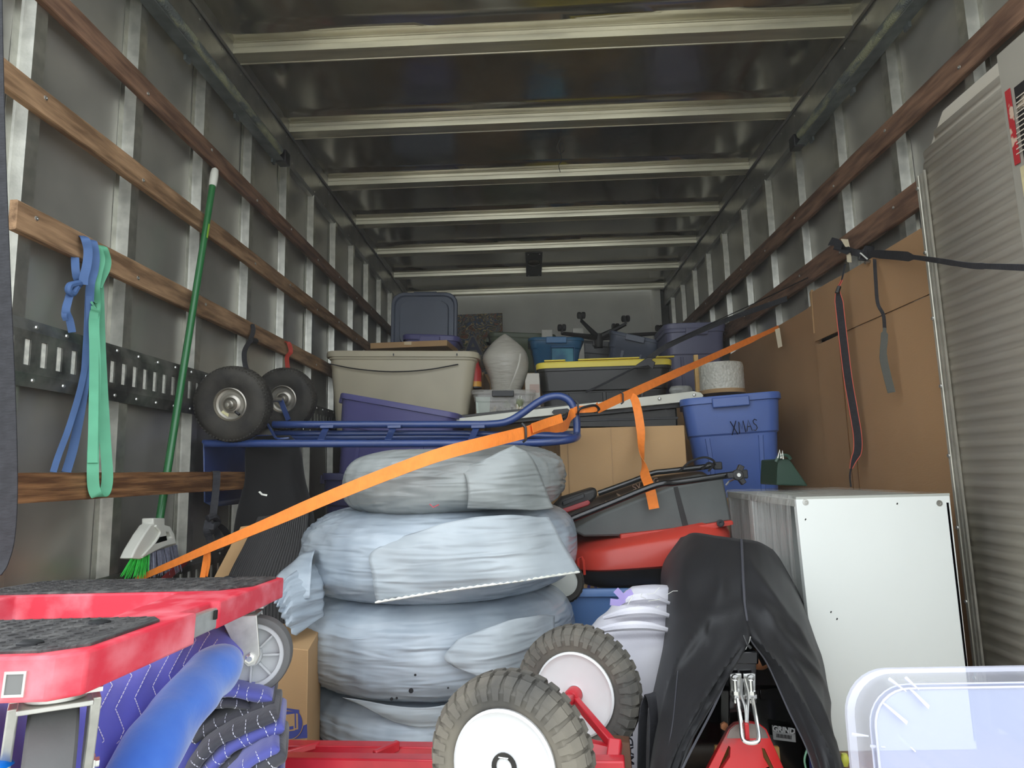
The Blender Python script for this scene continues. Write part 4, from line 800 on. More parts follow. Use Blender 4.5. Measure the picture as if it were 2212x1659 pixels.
STK = mat('torn_black_decal', c8(28, 26, 26), .6, 0, c2=c8(176, 162, 140), vs=16, thr=(.52, .56)); STR = mat('torn_red_decal', c8(160, 40, 44), .6, 0, c2=c8(185, 160, 140), vs=20, thr=(.58, .62)); STY = mat('faded_yellow_decal', c8(205, 192, 145), .7, 0, c2=c8(170, 160, 130), vs=14)
def dec(u0, v0, u1, v1, m, nm, dx=.0): 
    a, b = PX(u0, v0, 1.128-dx), PX(u1, v1, 1.128-dx); G().prism([V((a.x, a.y, a.z)), V((a.x, a.y, b.z)), V((a.x, b.y, b.z)), V((a.x, b.y, a.z))], (.001, 0, 0)).ob(nm, m, rp)
dec(2190, 190, 2270, 358, STK, 'warning_decal'); dec(2181, 190, 2192, 358, STR, 'warning_decal_edge', .0012); dec(2203, 362, 2270, 600, STY, 'faded_decal')
DT = mat('decal_print', c8(190, 180, 165), .6)
for k in range(12):
    a = PX(2192, 215+k*11, 1.1265); G().box((a.x, a.y-.03, a.z), (.001, .05, .0025)).ob('print_line', DT, rp)

# ---------------- black bag, mat and cardboard behind the tyres ----------------
BCL = mat('black_cloth', c8(15, 14, 15), .85, 0, var=.12, vs=6, bump=.3, bsc=40, sheen=.15)
o = lump([(940, 560, 625, 0), (965, 535, 645, 0), (1030, 525, 655, 0), (1100, 515, 672, 0), (1200, 505, 690, 0), (1320, 500, 700, 0), (1370, 500, 700, 0)], 2.3, .5, 40, .02, 5, 6, 2.6, .012, 9).ob('black_garment_bag', BCL, smooth=60)
tag(o, 'tall slumped black bag standing behind the bagged tyres, below the blue truck', 'bag')
q = G().ribbon([P(560, 1062, 2.05), P(566, 1068, 2.04), P(577, 1070, 2.04)], .006, .001, rt).ob('white_tag', SLOTW); q.parent = o
MATM = mat('ribbed_black_rubber', c8(48, 47, 47), .7)
mt, ev = patch('ribbed_mat', [[(560, 1118, 2.0), (610, 1112, 1.98), (668, 1095, 1.96)], [(530, 1180, 1.95), (595, 1170, 1.92), (664, 1165, 1.9)], [(490, 1262, 1.9), (560, 1262, 1.86), (660, 1255, 1.82)], [(450, 1400, 1.85), (550, 1400, 1.8), (660, 1400, 1.78)]], MATM, 16, 16, .004, 6, .012)
tag(mt, 'black ribbed rubber mat leaning between the cardboard offcut and the bagged tyres', 'mat')
g = G()
for i in range(27):
    pts = [ev(s_/8, 0.02+i/27.5)+V((0, -.007, .001)) for s_ in range(9)]; g.tube(pts, .0034, 5)
q = g.ob('mat_ribs', MATM, kind='stuff'); q.parent = mt
G0 = G().prism([P(455, 1262, 1.95), P(520, 1138, 2.0), P(592, 1128, 2.02), P(530, 1262, 1.97), P(500, 1390, 1.9), P(420, 1390, 1.9)], (0, .012, 0)).ob('cardboard_offcut', CARD, smooth=0); tag(G0, 'slanting cardboard offcut leaning behind the red dolly deck', 'cardboard')

# ---------------- white shelf unit wrapped in film ----------------
WHP = mat('white_laminate', c8(232, 235, 230), .5, 0, var=.02, vs=2); WHS = mat('laminate_edge', c8(178, 180, 172), .5)
sh = thing('shelf_unit', 'white open shelf unit lying on its side, wrapped in clear film, against the right wall', 'shelf', (.95, 2.1, 0))
ya = 1.74; xa, xb = P(1719, 1073, ya).x, P(2052, 1073, ya).x; zt = P(1880, 1073, ya).z; yb2 = min(2.5, PX(1572, 1047, xa).y)
G().hexa([(xa+.012, ya, .0), (xb-.005, ya, .0), (xb-.005, ya+.02, .0), (xa+.012, ya+.02, .0), (xa, ya, zt-.002), (xb, ya, zt-.002), (xb, ya+.02, zt-.002), (xa, ya+.02, zt-.002)]).ob('side_panel', WHP, sh, bevel=.0015)
for y in (yb2, (ya+yb2)/2+.06): G().box(((xa+xb)/2, y, zt/2), (xb-xa, .018, zt-.01)).ob('side_panel', WHP, sh, bevel=.001)
for z in (zt-.012, .012): G().box(((xa+xb)/2, (ya+yb2)/2+.01, z), (xb-xa, yb2-ya, .02)).ob('long_board', WHS, sh, bevel=.001)
G().box((xb-.008, (ya+yb2)/2, zt/2), (.006, yb2-ya, zt-.04)).ob('back_panel', mat('bluish_back_panel', c8(150, 165, 172), .5), sh)
for y in ((ya+yb2)/2-.04,): G().box((xa+.02, y+.12, zt*.5), (.03, .05, zt-.05)).ob('inner_rail', WHS, sh)
for u, v in ((1740, 1085), (2029, 1087)):
    c = P(u, v, ya); G().lathe([(.0085, -.001), (.008, .001), (.0035, .0012), (.003, .0004), (0, .0004)], c, (0, -1, 0), 16).ob('cam_screw', SCREW, sh)
for u, v in ((1795, 1322), (1808, 1337), (1740, 1122), (1902, 1500), (1938, 1088)): G().box(P(u, v, ya), (.003, .0012, .005), Matrix.Rotation(.5, 3, 'Y')).ob('scuff', DARK, sh)
WRAP = mat('stretch_film', c8(225, 222, 215), .1, 0, alpha=.33, bump=1.0, bsc=16, bst=(1, 1.5, .12), dist=.02)
rows = []
for i in range(30):
    f = i/29; row = []
    for j in range(50):
        y = ya+.03+(yb2-ya-.0)*j/49
        if f < .5: x = xb-.01-(xb-xa)*f*2; z = zt+.004
        else: x = xa-.004; z = zt-(f-.5)*2*zt*.8
        n_ = noise.noise(V((y*26, z*2.2, x*9))); row.append(V((x-.004*abs(n_)*(f >= .5), y, z+.003*abs(noise.noise(V((x*20, y*30, 2))))*(f < .5))))
    rows.append(row)
G().grid(rows).ob('stretch_film', WRAP, sh, smooth=80)
G().box(((xa+xb)/2-.0, ya+.005, zt+.001), (xb-xa-.0, .01, .006)).ob('top_edge', WHS, sh)
gt = thing('green_scoop', 'dark green plastic scoop with white cable ties, on the shelf unit', 'scoop', P(1705, 1048, 2.2))
DG = PL('dark_green_plastic', c8(42, 68, 55))
G().prism([P(1678, 1048, 2.2), P(1680, 992, 2.2), P(1705, 990, 2.2), P(1746, 1050, 2.2)], (0, .16, 0)).ob('scoop', DG, gt, bevel=.004)
G().tube(spl([P(1676, 998, 2.19), P(1684, 985, 2.19), P(1700, 984, 2.19), P(1708, 992, 2.19)], 4), .006, 6).ob('rim', DG, gt)
for pp in ([(1680, 990), (1684, 972), (1688, 990)], [(1686, 990), (1690, 974), (1692, 992)]): G().tube([P(u, v, 2.185) for u, v in pp], .0022, 5).ob('cable_tie', SLOTW, gt)

# ---------------- lawn mower over the blue tote ----------------
tote('storage_tote', 'steel blue tote on the floor under the lawn mower', P(1190, 1274, 2.05), P(1445, 1272, 2.05), .335, .42, STEELB, hd='side', ribs=(), step=.5, taper=.88)
pb = thing('printed_carton', 'flat carton with violet print, squeezed between blue tote and mower', 'box', (.2, 2.2, .34))
a, b = P(1230, 1274, 2.12), P(1445, 1274, 2.12)
G().box(((a.x+b.x)/2, 2.3, .352), (b.x-a.x, .36, .028)).ob('carton', CARD, pb, bevel=.002)
VP_ = mat('violet_print', c8(78, 70, 140), .7)
for k in range(6): G().box((a.x+.02+k*.022, 2.1195, .352), (.009, .002, .02), Matrix.Rotation(.3, 3, 'Y')).ob('print_mark', VP_, pb)
MR = mat('red_mower_plastic', c8(196, 62, 48), .42, 0, var=.04, vs=4, coat=.2); MG = mat('grey_catcher_plastic', c8(92, 96, 94), .6, 0, var=.08, vs=8, bump=.2, bsc=60); MB = mat('mower_black', c8(36, 34, 33), .5, 0, var=.15, vs=10)
mw = thing('lawn_mower', 'red electric lawn mower with grey grass catcher and folded black handle', 'lawn mower', P(1380, 1275, 2.2))
cx_, cy_ = .37, 2.30
def deck(spec, nm, m, **k):
    rg = []
    for z, w_, d_, r_, sl, ox in spec: rg.append([V((q.x+cx_+ox, q.y+cy_, q.z+sl*(q.x+.0))) for q in rr(w_, d_, r_, z, 8)])
    return G().loft(rg).ob(nm, m, mw, smooth=45)
deck([(.345, .42, .40, .12, .02, -.01), (.36, .50, .46, .14, .02, 0), (.41, .54, .5, .16, .03, 0)], 'cutting_base', MB)
deck([(.408, .545, .5, .16, .04, 0), (.416, .56, .52, .17, .05, 0), (.43, .56, .52, .17, .07, 0), (.475, .555, .51, .17, .10, 0), (.492, .54, .49, .17, .13, 0), (.50, .5, .45, .16, .15, 0), (.512, .46, .42, .15, .16, .0)], 'deck_shell', MR)
G().tube([P(1248, 1242, 2.06)+V((0, -.012, 0)), P(1248, 1205, 2.06)+V((0, -.014, 0)), P(1256, 1203, 2.06)+V((0, -.014, 0)), P(1260, 1210, 2.05)+V((0, -.013, 0)), P(1262, 1240, 2.05)+V((0, -.012, 0))], .0045, 6).ob('deck_slot_rim', MR, mw)
slab([(1234, 1146, 2.12), (1300, 1110, 2.12), (1380, 1078, 2.12), (1450, 1052, 2.12), (1562, 1030, 2.12), (1581, 1126, 2.12), (1480, 1142, 2.12), (1350, 1158, 2.12), (1262, 1160, 2.12)], (0, .34, .01), 'grass_catcher', MG, mw, .008)
slab([(1455, 1053, 2.117), (1464, 1051, 2.117), (1488, 1139, 2.117), (1476, 1141, 2.117)], (0, .004, 0), 'catcher_groove', MB, mw, .001)
slab([(1340, 1154, 2.1), (1480, 1139, 2.1), (1583, 1124, 2.1), (1586, 1133, 2.1), (1500, 1150, 2.1), (1440, 1166, 2.1), (1340, 1178, 2.1)], (0, .38, .0), 'deck_rim', MR, mw, .004)
G().lathe([(.012, 0), (.012, .004), (.006, .005), (0, .002)], P(1556, 1130, 2.095), (0, -1, 0), 12).ob('deck_screw', BLK, mw)
MBR = mat('motor_cover', c8(74, 58, 44), .5, 0, c2=c8(46, 38, 32), vs=6, coat=.2)
slab([(1205, 1120, 2.4), (1290, 1075, 2.4), (1420, 1030, 2.4), (1520, 1016, 2.4), (1548, 1040, 2.4), (1440, 1075, 2.4), (1250, 1160, 2.4)], (0, .14, .0), 'motor_cover', MBR, mw, .02)
Mx = frame(P(1395, 1046, 2.392), P(1420, 1038, 2.392)-P(1380, 1050, 2.392), (0, 0, 1)); text('SV ENG', .03, Mx, mat('cover_print', c8(150, 120, 100), .5), mw, 'lettering')
for pts in ([(1308, 1082), (1318, 1090), (1330, 1088)], [(1332, 1066), (1342, 1074), (1352, 1070)], [(1290, 1096), (1300, 1102), (1310, 1100)]): G().tube(spl([P(u, v, 2.39) for u, v in pts], 4), [.002, .004, .005, .006, .005, .004, .003, .002, .001], 6).ob('vent_slot', mat('vent_tan', c8(120, 100, 78), .5), mw)
GLB = mat('gloss_black_tube', c8(26, 26, 28), .22, .1, coat=.6)
G().tube(spl([P(1186, 1140, 2.02), P(1300, 1095, 2.03), P(1390, 1058, 2.04), P(1430, 1045, 2.04), P(1455, 1043, 2.05), P(1520, 1034, 2.06), P(1590, 1024, 2.07)], 5), .0105, 10).ob('handle_tube', GLB, mw)
G().tube(spl([P(1292, 1066, 2.38), P(1370, 1038, 2.38), P(1410, 1022, 2.38), P(1440, 1018, 2.38), P(1510, 1010, 2.38), P(1555, 1003, 2.38)], 5), .0105, 10).ob('handle_tube', GLB, mw)
slab([(1190, 1100, 2.2), (1215, 1075, 2.2), (1288, 1052, 2.2), (1292, 1072, 2.2), (1275, 1088, 2.2), (1210, 1112, 2.2)], (0, .12, 0), 'grip_housing', MB, mw, .012)
slab([(1196, 1106, 2.19), (1270, 1080, 2.19), (1276, 1086, 2.19), (1272, 1092, 2.19), (1206, 1114, 2.19)], (0, .03, 0), 'safety_bar', mat('dark_red_plastic', c8(160, 50, 52), .35, coat=.3), mw, .004)
slab([(1214, 1084, 2.185), (1262, 1066, 2.185), (1264, 1073, 2.185), (1216, 1092, 2.185)], (0, .02, 0), 'grip_insert', BLK, mw, .003)
kc = P(1593, 1026, 2.045); kn = G()
for a in (0, 2.1, 4.2): kn.box(kc+V((cos(a+1.1)*.018, 0, sin(a+1.1)*.018)), (.03, .016, .018), Matrix.Rotation(-(a+1.1), 3, 'Y'))
kn.lathe([(.017, .01), (.017, -.01)], kc, (0, 1, 0), 14); kn.ob('knob', BLK, mw, bevel=.003)
G().lathe([(.007, 0), (.006, .004), (0, .004)], kc+V((0, -.011, 0)), (0, -1, 0), 12).ob('knob_bolt', SCREW, mw)
G().box(P(1604, 1024, 2.06), (.03, .02, .028)).ob('tube_end', BLK, mw, bevel=.004); G().box(P(1550, 1006, 2.36), (.03, .02, .028)).ob('tube_end', BLK, mw, bevel=.004)
G().tube(spl([P(1470, 1016, 2.36), P(1490, 998, 2.34), P(1520, 988, 2.33), P(1540, 994, 2.33), P(1545, 1004, 2.34)], 5), .004, 6).ob('cable', BLK, mw)
G().tube(spl([P(1516, 1014, 2.36), P(1530, 1000, 2.35), P(1540, 1006, 2.35), P(1530, 1018, 2.36)], 5), .004, 6).ob('cable', BLK, mw)
G().tube([P(1568, 1048, 2.1), P(1575, 1040, 2.1), P(1588, 1034, 2.08)], .003, 6).ob('spring_wire', SCREW, mw)
wheel(mw, P(1216, 1256, 1.98), (.15, -1, 0), .062, .045, .042, MB, RUB, 40, tread=30)
G().lathe([(.043, .012), (.03, .016), (0, .02)], P(1216, 1256, 1.98), (.15, -1, 0), 30).ob('hub_cap', PL('pale_hub', c8(196, 198, 190)), mw)
wheel(mw, P(1530, 1262, 2.2), (.15, -1, 0), .07, .045, .042, MB, RUB, 30)

# ---------------- woven white sack ----------------
WOV = mat('woven_sack_cloth', c8(205, 204, 214), .7, 0, c2=c8(222, 220, 226), vs=5, bump=.6, bsc=400, bst=(1, 1, .4), dist=.001)
rw = [(1268, 1362, 1448, .02), (1280, 1345, 1452, .015), (1292, 1338, 1456, 0), (1304, 1322, 1458, .01), (1320, 1312, 1464, -.01), (1334, 1294, 1466, 0), (1352, 1282, 1470, -.02), (1368, 1262, 1470, -.012), (1392, 1246, 1474, -.03), (1440, 1226, 1478, -.03), (1520, 1216, 1480, -.03), (1600, 1214, 1480, -.03), (1655, 1226, 1476, -.03)]
o = lump(rw, 1.72, .62, 44, .008, 9, 6, 2.5, .008, 9).ob('woven_sack', WOV, smooth=60); tag(o, 'stuffed white woven sack with black print, standing behind the red truck wheels', 'sack')
for k, (v, u0, u1, y) in enumerate(((1297, 1332, 1446, 1.615), (1326, 1304, 1452, 1.585), (1358, 1272, 1456, 1.56))):
    g = G().tube(spl([P(u0, v+9, y+.03), P((u0*2+u1)/3, v-4, y), P((u0+2*u1)/3, v-6, y), P(u1, v+6, y+.03)], 6), [.004+.007*sin(i/18*pi) for i in range(19)], 8); q = g.ob('cloth_roll', WOV); q.parent = o
PT = mat('sack_print', c8(50, 50, 62), .8)
Mx = frame(P(1357, 1550, 1.497), (0, 0, 1), (-1, 0, 0)); text('MADE IN CHINA', .0265, Mx, PT, o, 'lettering', bold=.0004)
Mx = frame(P(1331, 1556, 1.497), (0, 0, 1), (-1, 0, 0)); text('GROSS', .0265, Mx, PT, o, 'lettering', bold=.0004)
RBN = mat('violet_ribbon', c8(160, 145, 200), .6)
for L_ in ([(1330, 1274), (1345, 1290), (1352, 1298)], [(1318, 1300), (1336, 1302), (1352, 1292)], [(1348, 1292), (1358, 1282), (1366, 1278)]): q = G().ribbon([P(u, v, 1.62) for u, v in L_], .016, .001, rt*.6+V((0, 0, .8))).ob('ribbon_tie', RBN); q.parent = o
for i in range(9):
    q0 = P(1385+random.uniform(-30, 60), 1278+random.uniform(0, 50), 1.6); q = G().tube([q0, q0+V((random.uniform(-.02, .02), -.01, random.uniform(0, .02))), q0+V((random.uniform(-.03, .03), -.015, random.uniform(-.01, .02)))], .0007, 4).ob('loose_thread', SLOTW); q.parent = o

# ---------------- black cover over the trailer jack ----------------
JK = mat('black_softshell', c8(21, 21, 24), .6, 0, var=.1, vs=4, bump=.12, bsc=300, sheen=.05)
cv = thing('black_cover', 'black fabric cover with centre seam, open at the front, draped over a machine', 'cover', P(1600, 1640, 1.5))
CRL = [(.40, .97, .98, .42, .05, .030), (.45, 1.0, 1.0, .78, .035, .016), (.22, .75, .72, .15, .05, .026), (.08, .25, .42, .62, .035, .02), (.5, .35, 1.0, .12, .04, .02), (.3, .98, .36, .35, .03, .014)]
CRR = [(.40, .05, .98, .55, .05, .028), (.12, .12, .46, .75, .04, .024), (.3, .2, .62, .95, .035, .02), (.5, .45, 1.0, .8, .04, .02), (.28, .02, .34, .6, .03, .014)]
def fold(k):
    cr = CRL if k == 1 else CRR
    def f(s, t, q):
        d = -.02*abs(noise.noise(V((t*4+s*1.5, s*2.2, k))))*(.3+s)-.006*sin((t*7+k)*2.0+s*3)*s
        for s0, t0, s1, t1, w_, a in cr:
            ex, ey = s1-s0, t1-t0; u = max(0, min(1, ((s-s0)*ex+(t-t0)*ey)/(ex*ex+ey*ey))); dd = sqrt((s-s0-ex*u)**2+(t-t0-ey*u)**2)
            d -= a*math.exp(-abs(dd/w_)**1.3)*(.45+.55*sin(pi*(.15+.7*u)))
        return V((0, d, .003*noise.noise(q*12)))
    return f
L_ = [[(1472, 1162, 1.95), (1500, 1153, 1.80), (1550, 1158, 1.72), (1600, 1166, 1.70)], [(1432, 1225, 1.95), (1470, 1212, 1.7), (1540, 1222, 1.60), (1603, 1235, 1.58)], [(1430, 1300, 1.9), (1455, 1298, 1.62), (1535, 1302, 1.52), (1607, 1305, 1.50)], [(1425, 1380, 1.85), (1450, 1380, 1.52), (1530, 1380, 1.44), (1613, 1372, 1.43)], [(1408, 1470, 1.7), (1436, 1470, 1.44), (1505, 1460, 1.37), (1578, 1440, 1.38)], [(1395, 1560, 1.6), (1425, 1560, 1.34), (1478, 1550, 1.29), (1540, 1525, 1.3)], [(1388, 1660, 1.5), (1412, 1665, 1.26), (1440, 1665, 1.22), (1478, 1645, 1.22)], [(1375, 1780, 1.5), (1395, 1780, 1.24), (1415, 1780, 1.2), (1430, 1760, 1.2)]]
R__ = [[(1600, 1166, 1.70), (1640, 1172, 1.72), (1668, 1188, 1.8), (1686, 1212, 1.95)], [(1603, 1235, 1.58), (1660, 1243, 1.6), (1702, 1260, 1.67), (1727, 1288, 1.85)], [(1607, 1305, 1.50), (1670, 1310, 1.50), (1728, 1328, 1.6), (1757, 1360, 1.8)], [(1616, 1372, 1.43), (1680, 1392, 1.42), (1745, 1410, 1.5), (1775, 1430, 1.72)], [(1655, 1430, 1.41), (1702, 1450, 1.38), (1764, 1478, 1.44), (1785, 1490, 1.65)], [(1700, 1530, 1.34), (1735, 1530, 1.31), (1780, 1558, 1.35), (1792, 1570, 1.6)], [(1750, 1640, 1.26), (1778, 1640, 1.23), (1806, 1650, 1.26), (1816, 1660, 1.5)], [(1778, 1780, 1.2), (1800, 1780, 1.19), (1822, 1780, 1.22), (1830, 1790, 1.5)]]
pl_, evl = patch('left_panel', L_, JK, 60, 36, .008, 7, .004, cv, fold(1))
pr__, evr = patch('right_panel', R__, JK, 60, 36, .008, 7, .004, cv, fold(5))
patch('back_panel', [[L_[i][0], (*[(L_[i][0][j]*.5+R__[i][3][j]*.5) for j in (0, 1)], 2.1 if i < 3 else 2.0), R__[i][3]] for i in range(8)], JK, 20, 12, 0, 1, .004, cv)
PIP = mat('cover_piping', c8(70, 70, 76), .45)
G().tube([evl(s/30, 1)+V((0, -.006, 0)) for s in range(0, 14)], .0035, 6).ob('centre_seam', PIP, cv)
G().tube([evr(s/40, 0)+V((0, -.006, 0)) for s in range(17, 41)], .0022, 6).ob('edge_binding', PIP, cv); G().tube([evl(s/40, 1)+V((0, -.006, 0)) for s in range(17, 41)], .0022, 6).ob('edge_binding', PIP, cv)
for tt, s0, s1_ in ((.42, 18, 36), (.2, 8, 22)):
    G().tube([evl(s/40, tt+.02*(s-s0)/3)+V((0, -.018, 0)) for s in range(s0, s1_)], .0012, 5).ob('stitched_seam', PIP, cv)
zt_ = G(); 
for i in range(10): zt_.box(evl(.43+i*.006, 1)+V((0, -.012, 0)), (.009, .003, .0025))
zt_.ob('zip_teeth', SCREW, cv, kind='stuff')
G().tube([P(1606, 1372, 1.395), P(1614, 1392, 1.39), P(1622, 1400, 1.39)], .003, 6).ob('zip_pull', BLK, cv)
lp_ = G().ribbon(spl([P(1386, 1800, 1.38), P(1386, 1640, 1.38), P(1390, 1540, 1.38), P(1400, 1502, 1.38), P(1408, 1510, 1.37), P(1412, 1560, 1.37), P(1410, 1660, 1.36), P(1408, 1790, 1.36)], 6), .028, .002, rt*.7+V((0, .7, 0))).ob('strap_loop', WEB, cv, smooth=60)
# trailer jack / machine under the cover
GBK = mat('gloss_black_steel', c8(20, 20, 22), .15, .2, coat=.8); CHR = mat('zinc_bright', c8(225, 225, 222), .22, .9, var=.1, vs=30); COP = mat('copper_reflector', c8(205, 140, 100), .3, .3)
tj = thing('jack_machine', 'glossy black machine under the cover, with bright bolted clamp and a red front plate', 'machine', (.5, 1.45, 0))
def slabm(p, y, d, nm, m, bev=.002, par=tj): return G().prism([P(u, v, y) for u, v in p], (0, d, 0)).ob(nm, m, par, bevel=bev)
slabm([(1576, 1420), (1634, 1420), (1636, 1620), (1574, 1620)], 1.42, .06, 'square_post', GBK, .004)
slabm([(1578, 1408), (1640, 1408), (1640, 1436), (1576, 1434)], 1.41, .08, 'post_collar', GBK, .004)
slabm([(1596, 1345), (1632, 1340), (1634, 1408), (1586, 1408)], 1.46, .04, 'upper_bracket', GBK, .004)
slabm([(1480, 1480), (1720, 1484), (1760, 1760), (1440, 1760)], 1.52, .3, 'body', GBK, .01)
slabm([(1640, 1490), (1700, 1488), (1706, 1510), (1642, 1512)], 1.515, .01, 'body_rib', GBK, .002)
G().lathe([(.0, .02), (.02, .015), (.034, 0), (.036, -.03), (0, -.03)], P(1642, 1412, 1.5), (.3, -1, .1), 24).ob('copper_dome', COP, tj, smooth=60)
G().prism([P(1622, 1368, 1.49), P(1640, 1368, 1.49), P(1650, 1384, 1.49), P(1628, 1400, 1.49)], (0, .01, 0)).ob('copper_plate', COP, tj)
G().ribbon([P(1634, 1400, 1.455), P(1652, 1436, 1.455)], .012, .004, rt).ob('link_arm', GBK, tj)
for x0, x1 in ((1577, 1602), (1606, 1632)): slabm([(x0, 1456), (x1, 1455), (x1, 1500), (x0+3, 1504)], 1.405, .006, 'clamp_plate', CHR, .001)
slabm([(1586, 1503), (1636, 1501), (1636, 1509), (1586, 1512)], 1.385, .03, 'clamp_bar', CHR, .001)
for u, v in ((1588, 1464), (1622, 1464)): G().lathe([(.0075, 0), (.0065, .003), (0, .004)], P(u, v, 1.404), (0, -1, 0), 14).ob('bolt_head', CHR, tj)
for u in (1590, 1624):
    G().lathe([(.0045, 0), (.0045, .03)], P(u, 1503, 1.39), (0, 0, 1), 8).ob('stud', CHR, tj); G().lathe([(.008, 0), (.008, .007)], P(u, 1500, 1.39), (0, 0, 1), 6).ob('nut', CHR, tj, smooth=20); G().lathe([(.008, 0), (.008, .006)], P(u+1, 1517, 1.39), (0, 0, 1), 6).ob('nut', CHR, tj, smooth=20)
G().tube(spl([P(1593, 1510, 1.385), P(1600, 1560, 1.36), P(1603, 1592, 1.345), P(1612, 1603, 1.34), P(1630, 1604, 1.34), P(1639, 1594, 1.345), P(1633, 1550, 1.36), P(1626, 1510, 1.385)], 6), .0042, 8).ob('u_bolt', CHR, tj)
G().tube(spl([P(1603, 1466, 1.39), P(1602, 1500, 1.38), P(1610, 1530, 1.37), P(1612, 1562, 1.36)], 5), .003, 6).ob('latch_arm', CHR, tj); G().tube(spl([P(1608, 1466, 1.39), P(1616, 1500, 1.38), P(1615, 1530, 1.37), P(1614, 1562, 1.36)], 5), .003, 6).ob('latch_arm', CHR, tj)
slabm([(1609, 1563), (1618, 1563), (1620, 1600), (1611, 1600)], 1.35, .008, 'red_lever', PL('lever_red', c8(190, 40, 45)), .002)
RP = mat('red_grey_mottled_plate', c8(205, 42, 42), .3, .1, c2=c8(90, 80, 76), vs=7, thr=(.5, .64), coat=.4)  # red mottled with grey by noise
pl = [(1574, 1576), (1588, 1564), (1612, 1560), (1640, 1564), (1656, 1576), (1700, 1675), (1740, 1780), (1480, 1780), (1522, 1675)]
h1 = [(1574, 1611), (1578, 1615), (1577, 1635), (1555, 1668), (1548, 1672)]; h2 = [(1646, 1616), (1652, 1618), (1676, 1668), (1672, 1674), (1650, 1636)]
G().prism([P(u, v, 1.385-.0002*(v-1560)) for u, v in pl], (0, .012, 0), [[P(u, v, 1.385-.0002*(v-1560)) for u, v in h] for h in (h1, h2)]).ob('front_plate', RP, tj, bevel=.001)
slabm([(1577, 1577), (1590, 1566), (1612, 1562), (1640, 1566), (1653, 1577), (1668, 1612), (1650, 1610), (1640, 1622), (1612, 1628), (1588, 1620), (1578, 1608), (1562, 1612)], 1.378, .002, 'grey_plate_top', mat('plate_top_grey', c8(112, 102, 98), .35, .3, c2=c8(150, 140, 134), vs=20), .0005)  # thin grey overlay covering the top of the red plate
slabm([(1545, 1612), (1582, 1612), (1582, 1680), (1540, 1680)], 1.42, .01, 'tan_web', PL('tan_board', c8(215, 165, 95))); slabm([(1642, 1614), (1684, 1614), (1690, 1680), (1642, 1680)], 1.42, .01, 'tan_web', PL('tan_board2', c8(215, 165, 95)))
G().lathe([(.009, 0), (.008, .005), (0, .006)], P(1564, 1568, 1.42), (0, -1, 0), 6).ob('copper_bolt', COP, tj, smooth=20)
slabm([(1668, 1567), (1718, 1574), (1720, 1604), (1671, 1598)], 1.505, .004, 'label_plate', PL('label_grey', c8(196, 196, 196)), .001); slabm([(1670, 1566), (1716, 1573), (1717, 1586), (1671, 1580)], 1.503, .002, 'label_head', BLK, .0005)
Mx = frame(P(1693, 1577, 1.5), P(1718, 1580, 1.5)-P(1668, 1573, 1.5), (0, 0, 1)); text('GRIND', .0155, Mx, PL('label_white', c8(225, 225, 225)), tj, 'lettering', bold=.0006)
for k in range(14): slabm([(1677+k*2.4, 1585+k*.33), (1677+k*2.4+(1.4 if k % 3 else .7), 1585+k*.33), (1677+k*2.4+1.2, 1593+k*.33), (1677+k*2.4, 1593+k*.33)], 1.503, .001, 'barcode_line', BLK, 0)
slabm([(1752, 1600), (1764, 1604), (1772, 1700), (1760, 1700)], 1.4, .02, 'blue_strut', PL('strut_blue', c8(60, 66, 120)), .002)
G().tube(spl([P(1745, 1615, 1.38), P(1738, 1640, 1.38), P(1742, 1665, 1.38)], 4), .002, 6).ob('green_wire', PL('wire_green', c8(120, 170, 140)), tj)

# ---------------- red hand truck ----------------
RED = mat('red_gloss_paint', c8(190, 38, 50), .35, 0, var=.12, vs=14, coat=.3); WHR = mat('speckled_white_rim', c8(170, 167, 166), .5, 0, c2=c8(204, 200, 200), vs=60, thr=(.3, .45)); WHC = mat('white_rim_paint', c8(225, 225, 225), .4, 0, var=.03, vs=20)
rt_ = thing('red_hand_truck', 'red hand truck lying on its back, two white-rimmed wheels up, in front of the tyres', 'hand truck', (.0, 1.3, .1))
w1, w2 = P(1105, 1641, 1.08), P(1250, 1491, 1.44); ax = (w1-w2).normalized()
for i, c in enumerate((w1, w2)):
    ty, F = wheel(rt_, c, ax, .127, .078, .082, WHC, RUB2, 72, lugs=34, name='tyre')
    G().lathe([(.083, .018), (.084, .034), (.080, .037), (.077, .033), (.070, .026), (.067, .010), (.058, .006), (.055, -.004), (.03, -.006), (.022, -.002), (.021, .026), (.017, .030), (.0165, .022), (0, .022)], c, ax, 56).ob('rim', WHR, ty, smooth=40)
    G().lathe([(.0835, .0175), (.0845, .0345), (.0805, .0375), (.0768, .0334), (.0702, .0285)], c, ax, 56).ob('rim_lip', WHC, ty, smooth=40)
    G().lathe([(.083, -.018), (.084, -.034), (.05, -.02), (0, -.02)], c, ax, 40).ob('rim_back', WHC, ty)
    G().lathe([(.0125, .02), (.012, .027), (.0, .028)], c, ax, 20).ob('axle_end', RED, ty)
    if i: 
        for a in (.5, 2.0, 3.6, 5.1): G().ribbon([F(a, .02, .008), F(a, .058, .006)], .006, .016, ax).ob('rim_rib', WHC, ty)
    else: G().tube([F(0, .012, .03), F(0.5, .016, .033), F(-.5, .016, .033), F(0, .012, .03)], .0012, 5).ob('cotter_pin', CHR, ty); G().lathe([(.0205, .029), (.0205, .032), (.0135, .032), (.0135, .029)], c, ax, 24, True).ob('washer', RUB, ty)
G().tube([w1, w2-ax*.03], .008, 10).ob('axle', RED, rt_)
hubr = w2+ax*.03; G().lathe([(.0165, 0), (.0165, .03), (.012, .036), (0, .036)], hubr-ax*.005, ax, 24).ob('hub_cap', RED, rt_)
